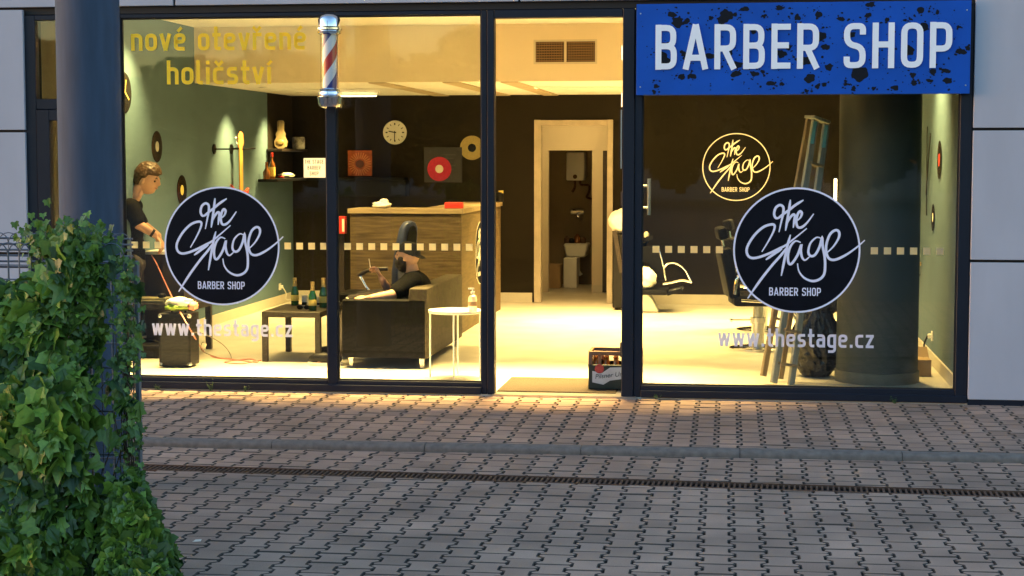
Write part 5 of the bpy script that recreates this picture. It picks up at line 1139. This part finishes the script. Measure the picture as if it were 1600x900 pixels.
def fuse(mb, name, m, parent, vox=.006, smooth_it=2):
    """melt the pieces of mb into one continuous surface"""
    me = bpy.data.meshes.new(name); me.from_pydata([tuple(v) for v in mb.v], [], mb.f); ob = bpy.data.objects.new('tmp', me); COL.objects.link(ob)
    rm = ob.modifiers.new('r', 'REMESH'); rm.mode = 'VOXEL'; rm.voxel_size = vox
    sm = ob.modifiers.new('m', 'SMOOTH'); sm.factor = .5; sm.iterations = smooth_it
    dg = bpy.context.evaluated_depsgraph_get(); dg.update(); out = bpy.data.meshes.new_from_object(ob.evaluated_get(dg)); bpy.data.objects.remove(ob)
    out.transform(XFOF(parent).inverted()); out.shade_smooth(); out.materials.clear(); return link(name, out, m, parent)
def head(mb, c, fwd, up, s=1.):
    """a head with brow, nose, lips, chin and ears; returns its axes"""
    fwd, up = Vector(fwd).normalized(), Vector(up).normalized(); lf = up.cross(fwd).normalized(); fwd = lf.cross(up)
    g = lambda x, m, w_: math.exp(-((x-m)/w_)**2)
    def fn(d, q):
        x, y, z = d.x, d.y, d.z; X, Y, Z = .098*x, .075*y, .118*z
        if z < 0: k = 1 - .30*(-z)**1.5; Y *= k; X = X*(1-.12*(-z)) + .012*(-z)*(1 if x > 0 else 0)
        if x < 0 and z > -.4: X -= .010*g(z, .25, .5)
        if x > 0:
            X += .026*g(y, 0, .17)*g(z, -.14, .17) + .012*g(y, 0, .13)*g(z, .05, .2)          # nose
            X += .009*g(z, .20, .09)*g(y, 0, .6)                                                  # brow
            X -= .011*(g(y, .40, .17)+g(y, -.40, .17))*g(z, .06, .10)                              # eye sockets
            X += .010*g(y, 0, .26)*g(z, -.42, .055) + .010*g(y, 0, .24)*g(z, -.53, .055)           # lips
            X -= .006*g(y, 0, .3)*g(z, -.475, .025)
            X += .016*g(y, 0, .35)*g(z, -.78, .16)                                                 # chin
        return Vector((X, Y, Z))*s
    fr = Matrix((fwd, lf, up)).transposed()
    b = len(mb.v); mb.sphere((0, 0, 0), 1, 56, 44, fn)
    for sd in (-1, 1):
        mb.sphere((-.008*s, sd*.074*s, -.008*s), (.020*s, .010*s, .032*s), 14, 10)
    for i in range(b, len(mb.v)): mb.v[i] = tuple(fr @ Vector(mb.v[i]) + Vector(c))
    return fwd, lf, up
M_eye = mat('dark_brown_eye', (.03, .018, .012), .15)
def eyes(parent, c, ax, s=1.):
    fwd, lf, up = ax
    for sd in (-1, 1): mb = MB(); mb.sphere(Vector(c) + fwd*.080*s + lf*sd*.031*s + up*.006*s, .0105*s, 10, 8); mb.build('eye', M_eye, parent); b_ = MB(); b_.tube([Vector(c) + fwd*.093*s + lf*sd*q*s + up*z*s for q, z in ((.014, .028), (.032, .034), (.05, .027))], [.005*s, .006*s, .003*s], 6); b_.build('eyebrow', M_hair if sd and parent.get('label', '').startswith('standing') else M_beard, parent)
def mouth(parent, c, ax, s=1., open_=.0):
    fwd, lf, up = ax; mb = MB(); mb.tube([Vector(c) + fwd*(.099-.22*abs(q))*s + lf*q*s + up*(-.054+open_*abs(q)*9)*s for q in (-.026, -.013, 0, .013, .026)], [.003*s, .0048*s, .0055*s, .0048*s, .003*s], 8); mb.build('lips', mat('lips', (.36, .13, .10), .45), parent)
def hand_chain(V, E, wrist, tag, d, side, palm, curl, thumb=1, s=1.):
    """palm and five unequal bent fingers; d along the hand, side towards the thumb, palm normal"""
    d, side, palm = Vector(d).normalized(), Vector(side).normalized(), Vector(palm).normalized(); w0 = V[wrist][0]
    V[tag+'m'] = (w0 + d*.045*s, (.026*s, .015*s)); E.append((wrist, tag+'m'))
    for i, (o, L) in enumerate(((.028, .072), (.010, .082), (-.009, .076), (-.027, .060))):
        a = w0 + d*.088*s + side*o*s; V[f'{tag}f{i}a'] = (a, .0105*s); E.append((tag+'m', f'{tag}f{i}a')); p = a; ang = 0
        for k, fr in enumerate((.45, .32, .23)):
            ang += curl*(1, .9, .6)[k]; p = p + (d*math.cos(ang) + palm*math.sin(ang))*L*fr*s; V[f'{tag}f{i}{k}'] = (p, (.0095, .0088, .0078)[k]*s)
            E.append((f'{tag}f{i}a' if k == 0 else f'{tag}f{i}{k-1}', f'{tag}f{i}{k}'))
    t0 = w0 + d*.030*s + side*.026*s; V[tag+'t0'] = (t0, .012*s); E.append((tag+'m', tag+'t0'))
    t1 = t0 + (d*.7 + side*.55 + palm*.35).normalized()*.036*s; V[tag+'t1'] = (t1, .0105*s); E.append((tag+'t0', tag+'t1'))
    t2 = t1 + (d*.9 + side*.1 + palm*.45).normalized()*.03*s; V[tag+'t2'] = (t2, .0088*s); E.append((tag+'t1', tag+'t2'))

# --- the standing man on the left, leaning over the cabinet, facing right
yp = 2.62; J = lambda px, py, y=yp: U(px, py, 1, y)
t = thing('person', 'standing person in a black t-shirt with short brown hair, smiling down at the cabinet', 'person', Vector((J(205, 555).x, yp, 0)))
hc1 = J(230.5, 281); sH = 1.13
V = {'pel': (J(203, 405), .13), 'spi': (J(199, 372), .125), 'che': (J(199, 338), .135), 'nkb': (J(205, 314), .07), 'nk': (J(214, 300), .060), 'nkt': (J(222, 290), .058)}
E = [('pel', 'spi'), ('spi', 'che'), ('che', 'nkb'), ('nkb', 'nk'), ('nk', 'nkt')]
for sd, yy, pe, pw in (('r', -.20, (217, 351), (241, 366)), ('l', .20, (224, 352), (247, 368))):
    V[sd+'s'] = (J(204, 324, yp+yy), .068); V[sd+'e'] = (J(*pe, yp+yy*1.15), .048); V[sd+'w'] = (J(*pw, yp+yy*.9), .032)
    E += [('che', sd+'s'), (sd+'s', sd+'e'), (sd+'e', sd+'w')]
    dd = (J(253, 382, yp+yy*.8) - V[sd+'w'][0]).normalized(); hand_chain(V, E, sd+'w', sd, dd, Vector((.3, -.9 if sd == 'r' else .9, .2))*-1, Vector((-.6, 0, -.5)), .45, s=1.05)
for sd, yy in (('a', -.10), ('b', .10)):
    V[sd+'h'] = (J(204, 415, yp+yy), .10); V[sd+'k'] = (Vector((J(207, 480).x, yp+yy, .52)), .068); V[sd+'f'] = (Vector((J(203, 540).x, yp+yy, .09)), .045); V[sd+'t'] = (Vector((J(203, 540).x+.17, yp+yy, .035)), .034)
    E += [('pel', sd+'h'), (sd+'h', sd+'k'), (sd+'k', sd+'f'), (sd+'f', sd+'t')]
v, f = skin_mesh(V, E); mb = MB(); mb.add(v, f); T1 = [(V['pel'][0], (.115, .165, .15)), (V['pel'][0].lerp(V['spi'][0], .6), (.112, .158, .16)), (V['spi'][0], (.115, .160, .15)), (V['spi'][0].lerp(V['che'][0], .6), (.122, .172, .15)), (V['che'][0] + Vector((0, 0, .02)), (.118, .185, .15)), (V['nkb'][0] + Vector((-.01, 0, -.05)), (.09, .19, .07))]; torso(mb, T1, (1, 0)); ax1 = head(mb, hc1, (.93, -.12, -.25), (.22, 0, .97), sH); body = fuse(mb, 'body', M_skin, t, .005, 3)
eyes(t, hc1, ax1, sH); mouth(t, hc1, ax1, sH, .03)
fw, lf, up_ = ax1
def on_head(c, ax, s, mb, d0, r): pass
def hair_cap(c, ax, s, name, m, parent, test, thick, seed, vox=.006):
    """hair as a displaced shell over the part of the skull that test(d) selects"""
    fwd, lf, up = ax; fr = Matrix((fwd, lf, up)).transposed(); mb = MB()
    def fn(d, q):
        k = test(d); nz = mnoise.noise(d*7 + Vector((seed, 0, 0)))*.010 + mnoise.noise(d*16 + Vector((0, seed, 0)))*.006
        base = Vector((.100*d.x - (.010 if d.x < 0 else 0), .077*d.y, .120*d.z)); n = d.normalized()
        return (base*.90 + n*(thick(d) + nz)*k)*s if k > 0 else base*.84*s
    b = len(mb.v); mb.sphere((0, 0, 0), 1, 60, 44, fn)
    for i in range(b, len(mb.v)): mb.v[i] = tuple(fr @ Vector(mb.v[i]) + Vector(c))
    return fuse(mb, name, m, parent, vox, 1)
def hair_zone(d):
    lim = .42 if d.x > .35 else (.42 - (0.35-d.x)*.95)
    return 1. if d.z > max(lim, -.42) else 0.
hair_cap(hc1, ax1, sH, 'hair', M_hair, t, hair_zone, lambda d: .020 + .028*max(0, d.z) + .012*max(0, d.x)*max(0, d.z), 4)
# t-shirt and trousers
G = lambda k, dr: (V[k][0], V[k][1]+dr)
S = {'pel': (V['pel'][0] + Vector((0, 0, .02)), .148), 'spi': G('spi', .022), 'che': G('che', .02), 'nkb': (V['nkb'][0], .078)}; SE = [('pel', 'spi'), ('spi', 'che'), ('che', 'nkb')]
for sd in 'rl': S[sd+'s'] = G(sd+'s', .02); S[sd+'m'] = (V[sd+'s'][0].lerp(V[sd+'e'][0], .80), .068); SE += [('che', sd+'s'), (sd+'s', sd+'m')]
v, f = skin_mesh(S, SE); mb = MB(); mb.add(v, f); torso(mb, T1, (1, 0), .014); fuse(mb, 't_shirt', M_tee, t, .008)
S = {'pel': (V['pel'][0] + Vector((0, 0, -.04)), .148)}; SE = []
for sd in 'ab': S[sd+'h'] = G(sd+'h', .018); S[sd+'k'] = G(sd+'k', .016); S[sd+'f'] = (V[sd+'f'][0] + Vector((0, 0, .02)), .062); SE += [('pel', sd+'h'), (sd+'h', sd+'k'), (sd+'k', sd+'f')]
v, f = skin_mesh(S, SE); mb = MB(); mb.add(v, f); torso(mb, [(V['pel'][0] + Vector((0, 0, -.06)), (.125, .178, .14))], (1, 0), .002); fuse(mb, 'trousers', M_trs, t, .008)
mb = MB(); wq = V['rw'][0].lerp(V['re'][0], .12); mb.tube([wq - (V['rw'][0]-V['re'][0]).normalized()*.012, wq + (V['rw'][0]-V['re'][0]).normalized()*.012], .040, 16); mb.build('wristwatch', M_black, t)
for sd in 'ab': mb = MB(); p = V[sd+'t'][0]; mb.sphere((p.x-.06, p.y, .05), (.15, .052, .049), 18, 12, lambda d, q: Vector((q.x, q.y, max(q.z, -.048)))); mb.build('shoe', M_black, t)

# --- the seated man on the sofa, in profile, facing left, cap worn backwards
yq = 2.02; J = lambda px, py, y=yq: U(px, py, 1, y)
t2 = thing('person', 'seated bearded person with a backwards black cap, holding a cigarette on the sofa', 'person', Vector((J(650, 560).x, yq, 0)))
hc2 = J(637, 401); sG = 1.04
V = {'pel': (Vector((J(655, 500).x, yq, .55)), .135), 'spi': (J(653, 474), .13), 'che': (J(648, 450), .13), 'nkb': (J(646, 434), .075), 'nk': (J(644, 424), .062), 'nkt': (J(641, 412), .058)}
E = [('pel', 'spi'), ('spi', 'che'), ('che', 'nkb'), ('nkb', 'nk'), ('nk', 'nkt')]
V['ls'] = (J(645, 440, yq-.19), .066); V['le'] = (J(612, 461, 1.66), .046); V['lw'] = (J(580, 465.5, 1.58), .031); E += [('che', 'ls'), ('ls', 'le'), ('le', 'lw')]
hand_chain(V, E, 'lw', 'l', Vector((-1, -.05, .0)), Vector((-.1, .9, .35)), Vector((-.1, -.2, -1)), .25)
V['rs'] = (J(642, 441, yq+.19), .066); V['re'] = (J(612, 461, yq+.14), .046); V['rw'] = (J(597, 437, yq+.02), .031); E += [('che', 'rs'), ('rs', 're'), ('re', 'rw')]
hand_chain(V, E, 'rw', 'r', Vector((-.45, -.1, .9)), Vector((.1, -.5, .45)), Vector((-.75, -.25, -.55)), .55)
for sd, yy, kp, fp in (('a', -.12, (-3.45, 1.92, .52), (-3.52, 1.62, .09)), ('b', .12, (-3.42, 2.2, .53), (-3.60, 2.15, .09))):
    V[sd+'h'] = (Vector((J(650, 505).x-.06, yq+yy, .55)), .10); V[sd+'k'] = (Vector(kp), .066); V[sd+'f'] = (Vector(fp), .044); V[sd+'t'] = (Vector(fp) + Vector((-.15, -.03, -.055)), .034)
    E += [('pel', sd+'h'), (sd+'h', sd+'k'), (sd+'k', sd+'f'), (sd+'f', sd+'t')]
v, f = skin_mesh(V, E); mb = MB(); mb.add(v, f); T2 = [(V['pel'][0], (.13, .175, .14)), (V['pel'][0].lerp(V['spi'][0], .6), (.13, .172, .15)), (V['spi'][0], (.128, .170, .13)), (V['che'][0], (.122, .185, .13)), (V['nkb'][0] + Vector((.02, 0, -.055)), (.095, .20, .075))]; torso(mb, T2, (-1, .1)); ax2 = head(mb, hc2, (-.93, .30, -.12), (.10, 0, .99), sG); fuse(mb, 'body', M_skin, t2, .005, 3)
eyes(t2, hc2, ax2, sG)
hair_cap(hc2, ax2, sG, 'beard', M_beard, t2, lambda d: 1. if (d.z < -.30 and d.x > -.12) or (d.z < -.05 and .0 < d.x < .45 and abs(d.y) > .6) else 0., lambda d: .022 + .030*max(0, -d.z)*max(0, d.x+.2), 9)
hair_cap(hc2, ax2, sG, 'cap', M_cap, t2, lambda d: 1. if d.z > .30 - .25*max(0, -d.x) else 0., lambda d: .018 + .006*d.z, 14)
fw, lf, up_ = ax2; mb = MB(); b0 = hc2 - fw*.085*sG + up_*.022*sG
mb.prism([(-.07, 0), (.07, 0), (.066, .05), (.035, .082), (-.035, .082), (-.066, .05)], b0, lf, (-fw*.95 - up_*.30), up_*.006); mb.build('cap_brim', M_cap, t2, bevel=.002)
mb = MB(); mb.tube([hc2 + fw*.088*sG + up_*.052*sG + lf*.03, hc2 + fw*.095*sG + up_*.052*sG, hc2 + fw*.088*sG + up_*.052*sG - lf*.03], .006, 6); mb.build('cap_strap', M_label_w, t2)
S = {'pel': (V['pel'][0] + Vector((0, 0, .03)), .155), 'spi': G('spi', .024), 'che': G('che', .024), 'nkb': (V['nkb'][0], .086)}; SE = [('pel', 'spi'), ('spi', 'che'), ('che', 'nkb')]
for sd in 'rl': S[sd+'s'] = G(sd+'s', .024); S[sd+'m'] = (V[sd+'s'][0].lerp(V[sd+'e'][0], .72), .072); SE += [('che', sd+'s'), (sd+'s', sd+'m')]
v, f = skin_mesh(S, SE); mb = MB(); mb.add(v, f); torso(mb, T2, (-1, .1), .016); fuse(mb, 't_shirt', M_tee, t2, .008)
S = {'pel': (V['pel'][0] + Vector((0, 0, -.01)), .15)}; SE = []
for sd in 'ab': S[sd+'h'] = G(sd+'h', .018); S[sd+'k'] = G(sd+'k', .016); S[sd+'f'] = (V[sd+'f'][0] + Vector((0, 0, .03)), .062); SE += [('pel', sd+'h'), (sd+'h', sd+'k'), (sd+'k', sd+'f')]
v, f = skin_mesh(S, SE); mb = MB(); mb.add(v, f); torso(mb, [(V['pel'][0] + Vector((0, 0, -.03)), (.14, .185, .13))], (-1, .1)); fuse(mb, 'trousers', M_trs, t2, .008)
for sd in 'ab':
    p = V[sd+'t'][0]; sh = []
    mb = MB(); mb.sphere((p.x+.045, p.y+.01, .062), (.15, .052, .052), 20, 14, lambda d, q: Vector((q.x, q.y, max(q.z*(1.35 if d.x > .2 else 1), -.035)))); s_ = mb.build('shoe', M_black, t2)
    mb = MB(); mb.lathe([(.96, .0), (1, .3), (1, 1)], (0, 0, 0), 28); 
    for i, vv in enumerate(mb.v): mb.v[i] = (p.x+.045+vv[0]*.155, p.y+.01+vv[1]*.055, .002+vv[2]*.026)
    mb.build('sole', M_white, s_)
mb = MB(); ca = V['rf0a'][0]; mb.tube([V['rf02'][0], V['rf02'][0] + Vector((-.01, -.01, .085))], .0045, 8); props(mb.build('cigarette', M_label_w), 'white cigarette held upright in the seated person\'s raised hand', 'cigarette')
mb = MB(); p = V['lf12'][0]; mb.tube([p + Vector((0, 0, -.004)), p + Vector((-.05, -.02, .03))], .006, 8); props(mb.build('lighter', M_label_w), 'small pale lighter in the hand resting on the sofa arm', 'lighter')

# ================================================================== OUTDOOR COLUMN, FENCE AND IVY
oy = -3.72; ocx = (FX(93, 180, oy) + FX(186.5, 180, oy))/2; orr = (FX(186.5, 180, oy)-FX(93, 180, oy))/2
t = thing('street_column', 'tall blue-grey round column standing behind the ivy covered fence', 'column', (ocx, oy, ZLOW))
mb = MB(); mb.lathe([(orr, ZLOW-.02), (orr, 4.6)], (ocx, oy, 0), 64); mb.build('shaft', M_column, t)
fy = -5.55; fx1 = FX(214, 600, fy); zft = FZ(150, 380, fy); fx0 = -6.2
t = thing('wire_fence', 'double wire mesh fence with looped tops standing in the ivy', 'fence', (fx1, fy, ZLOW))
def mesh_panel(x0, y0, x1, y1, nm):
    d = Vector((x1-x0, y1-y0, 0)); L = d.length; d.normalize(); o = Vector((x0, y0, 0)); n = int(L/.055); mb = MB(); nn = Vector((-d.y, d.x, 0))
    for k in range(n+1): mb.tube([o + d*(k*.055) + Vector((0, 0, ZLOW)), o + d*(k*.055) + Vector((0, 0, zft-.055))], .0028, 6, caps=False)
    k = 0
    while k+2 <= n:
        a = o + d*(k*.055); c = a + d*.055; mb.tube([a + Vector((0, 0, zft-.055)) if q == 0 else c - d*(.055*math.cos(math.pi*q/8)) + Vector((0, 0, zft-.055+.055*math.sin(math.pi*q/8))) + nn*.004*(k % 2) for q in range(9)], .0028, 6, caps=False); k += 1
    mb.build(nm, M_wire, t, smooth=60)
    mb = MB(); z = .06
    while z < zft-.03:
        for s in (-1, 1): mb.tube([o + nn*s*.005 + Vector((0, 0, z)), o + d*L + nn*s*.005 + Vector((0, 0, z))], .0034, 6)
        z += .2
    mb.build('horizontal_wires', M_wire, t, smooth=60)
mesh_panel(fx0, fy, fx1, fy, 'mesh_panel'); mesh_panel(fx0, fy+1.0, FX(209, 600, fy+1.0), fy+1.0, 'mesh_panel')
for px_ in (fx1, fx1-2.0): mb = MB(); mb.box((px_-.012, fy+.006, ZLOW), (px_+.012, fy+.03, zft-.08)); mb.build('post', M_wire, t, bevel=.004)
mb = MB()
for k in range(6): z = zft-.03-.03*k; mb.tube([Vector((fx0, fy+1.02, z)), Vector((FX(209, 600, fy+1.0), fy+1.02, z))], .006, 6)
mb.build('rear_rails', M_wire, t)

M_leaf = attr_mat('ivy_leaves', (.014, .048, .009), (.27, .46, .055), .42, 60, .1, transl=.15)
def ivy():
    rnd = random.Random(11); vs, fs, vals = [], [], []
    prof = [(0, 0), (.30, -.16), (.56, -.02), (.44, .26), (.50, .62), (.22, .60), (0, 1.08)]       # half outline, the tip at the end
    P2 = prof + [(-x, y) for x, y in reversed(prof[1:-1])]
    def leaf(c, n, s, val, roll):
        n = Vector(n).normalized(); dn = Vector((0, 0, -1)); a = dn - n*dn.dot(n)
        a = a.normalized() if a.length > .05 else Vector((1, 0, 0)); b = n.cross(a); cr, sr = math.cos(roll), math.sin(roll); a, b = a*cr + b*sr, b*cr - a*sr
        k0 = len(vs); fold = rnd.uniform(.05, .28); bend = rnd.uniform(.05, .35)
        for x, y in P2: vs.append(tuple(c + (b*x + a*(y-.3) + n*(fold*abs(x) - bend*(y-.3)**2))*s))
        m = len(P2)
        fs.append(tuple(k0+i for i in range(0, 7))); vals.append(val); fs.append(tuple([k0+6] + [k0+i for i in range(7, m)] + [k0])); vals.append(min(1, val+.05))
    def place(x, z, depth0, depth1, right=0.):
        cl = mnoise.noise(Vector((x*2.3, z*2.3, 1.7))); cl2 = mnoise.noise(Vector((x*5.5, z*5.5, 7.)))
        dep = depth1 + .16*cl + .09*cl2; y = fy - rnd.uniform(.3, 1.0)**.5*dep
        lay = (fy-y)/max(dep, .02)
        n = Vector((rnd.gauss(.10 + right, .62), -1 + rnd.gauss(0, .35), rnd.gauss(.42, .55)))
        v = .10 + .36*cl + .42*rnd.random()**1.5*lay + rnd.gauss(0, .12) + (.22 if rnd.random() < .08 else 0)  # outer leaves lighter, inner ones darker: shade inside the ivy put into leaf colour
        s = rnd.uniform(.048, .108)*(1.15 if rnd.random() < .2 else 1)*(1.12 if cl > 0 else .9)
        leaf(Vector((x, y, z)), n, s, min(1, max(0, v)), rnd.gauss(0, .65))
    xr = fx1
    for _ in range(12400):
        x = rnd.uniform(-5.9, xr+.02); z = rnd.uniform(ZLOW, zft+.02)
        f = (xr-x)
        top = zft - .17 + .10*mnoise.noise(Vector((x*3, 0, 3.))) + (.16 if .06 < f < .32 else 0) - (.02 if f > .5 else 0)
        top = min(top, zft-.03) if f > .36 else top
        if z > top and rnd.random() > .035: continue
        if f < .15 and rnd.random() < (.90 if z > .34 else .15): continue
        th = .10 + .50*max(0, 1-(z-ZLOW)/1.25)**1.0
        if f < .3: th *= .45 + f*1.8
        place(x, z, 0, th)
    for _ in range(1700):                      # the spill to the right at the foot
        x = xr + abs(rnd.gauss(0, .105)); h = max(0, .46*(1-(x-xr)/.30)); z = ZLOW + rnd.random()**1.2*h
        if x-xr > .30: continue
        place(x, z, 0, .50*(1-(z-ZLOW)/.6), .5)
    for _ in range(520):                       # the top tufts and the return
        cx = rnd.choice((xr-.44, xr-.30, xr-.22, xr-.36)); x = cx + rnd.gauss(0, .05); z = zft + rnd.gauss(.0, .05)
        leaf(Vector((x, fy - rnd.uniform(-.10, .06), z)), (rnd.gauss(0, .5), -1, rnd.gauss(.4, .4)), rnd.uniform(.022, .042), min(1, max(0, rnd.gauss(.32, .14))), rnd.gauss(0, .8))
    for _ in range(420):                       # sparse leaves along the fence end
        z = rnd.uniform(ZLOW, zft-.05); x = xr + rnd.gauss(-.03, .035)
        leaf(Vector((x, fy - rnd.uniform(0, .12), z)), (rnd.gauss(.4, .5), -.8, rnd.gauss(.3, .4)), rnd.uniform(.016, .034), min(1, max(0, rnd.gauss(.22, .12))), rnd.gauss(0, .8))
    me = bpy.data.meshes.new('foliage'); me.from_pydata(vs, [], fs); colour_attr(me, vals); return me
t = thing('ivy', 'dense dark and light green ivy growing over the wire fence at the street side', 'ivy', (fx1-.8, fy, ZLOW))
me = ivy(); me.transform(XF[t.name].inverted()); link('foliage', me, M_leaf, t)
rnd = random.Random(4); mb = MB()
for k in range(80):
    x = rnd.uniform(-5.8, fx1-.15); p = Vector((x, fy-.02, ZLOW)); pts = [p]; hgt = rnd.uniform(.7, 1.25)
    for i in range(7): p = p + Vector((rnd.gauss(0, .05), rnd.gauss(0, .012), hgt/7)); pts.append(p.copy())
    mb.tube(cr_spline(pts, 3), [.006*(1-i/30) for i in range(22)], 5)
for k in range(10):
    p = Vector((fx1 + rnd.uniform(-.06, .0), fy-.01, ZLOW)); pts = [p]
    for i in range(6): p = p + Vector((rnd.gauss(0, .008), 0, rnd.uniform(.12, .2))); pts.append(p.copy())
    mb.tube(cr_spline(pts, 3), .0035, 5)
mb.build('stems', M_stem, t)

rnd = random.Random(8); M_weed = mat('weed_green', (.06, .12, .03), .6, var=.3)
for px, py, lab in ((346, 604, 'spindly weed growing at the foot of the left window frame'), (395, 607, 'tiny weed in the joint right of the spindly one'), (262, 603, 'tiny weed at the window foot near the ivy'), (1027, 621, 'small weed at the foot of the right window beside the door'), (1396, 627, 'small weed at the foot of the right window near its far end')):
    c = U(px, py, 2, ZUP); c.y = -.05; t = thing('weed', lab, 'weed', c, 0, 'weeds along the window foot'); mb = MB(); hh = .10 if px == 346 else .05
    for k in range(9):
        d = Vector((rnd.gauss(0, .35), rnd.gauss(-.2, .3), 1)).normalized(); L_ = hh*rnd.uniform(.5, 1.1); a = c + Vector((rnd.gauss(0, .008), rnd.gauss(0, .005), 0)); sd_ = d.cross(Vector((0, 1, 0))).normalized()*.0035
        mb.tube([a, a + d*L_*.6, a + d*L_ + Vector((rnd.gauss(0, .01), 0, -.01))], [.0018, .0014, .0006], 5)
        for q in (.5, .8, 1.): p = a + d*L_*q; e = Vector((rnd.gauss(0, 1), rnd.gauss(-.5, .5), rnd.gauss(.2, .4))).normalized()*.014; mb.add([p, p + e*.5 + sd_, p + e, p + e*.5 - sd_], [(0, 1, 2, 3)])
    mb.build('sprigs', M_weed, t)

# ================================================================== THE FAR SIDE OF THE STREET (mirrored in the panes)
M_tree = attr_mat('far_tree_leaves', (.012, .018, .008), (.026, .036, .014), .8, 3, 0)
M_bark = mat('bark', (.06, .045, .03), .9, var=.3, bump=.3)
def wood():
    rnd = random.Random(21); vs, fs, vals = [], [], []
    x = -78.
    while x < 66:
        hgt = rnd.uniform(5.4, 7.7) + (1.2 if x > -7 else 0); r = rnd.uniform(2.2, 3.4); cx, cyy = x, -62 + rnd.uniform(-5, 5)
        for _ in range(1500):
            d = Vector((rnd.gauss(0, 1), rnd.gauss(0, 1), rnd.gauss(0, 1))).normalized()*rnd.random()**.4
            c = Vector((cx + d.x*r, cyy + d.y*r, hgt*.52 + d.z*hgt*.48)); s = rnd.uniform(.22, .55)
            a = Vector((rnd.gauss(0, 1), rnd.gauss(0, 1), rnd.gauss(0, 1))).normalized(); b = a.orthogonal().normalized(); e = a.cross(b); k = len(vs)
            vs += [tuple(c + b*s*rnd.uniform(.6, 1)), tuple(c + e*s), tuple(c - b*s), tuple(c - e*s*rnd.uniform(.6, 1))]; fs.append((k, k+1, k+2, k+3)); vals.append(rnd.random())
        x += rnd.uniform(2.2, 4.4)
    me = bpy.data.meshes.new('wood'); me.from_pydata(vs, [], fs); colour_attr(me, vals); return me
o = link('tree_belt', wood(), M_tree); props(o, 'far dark belt of trees across the street mirrored in the shop windows', 'trees', None, 'stuff')
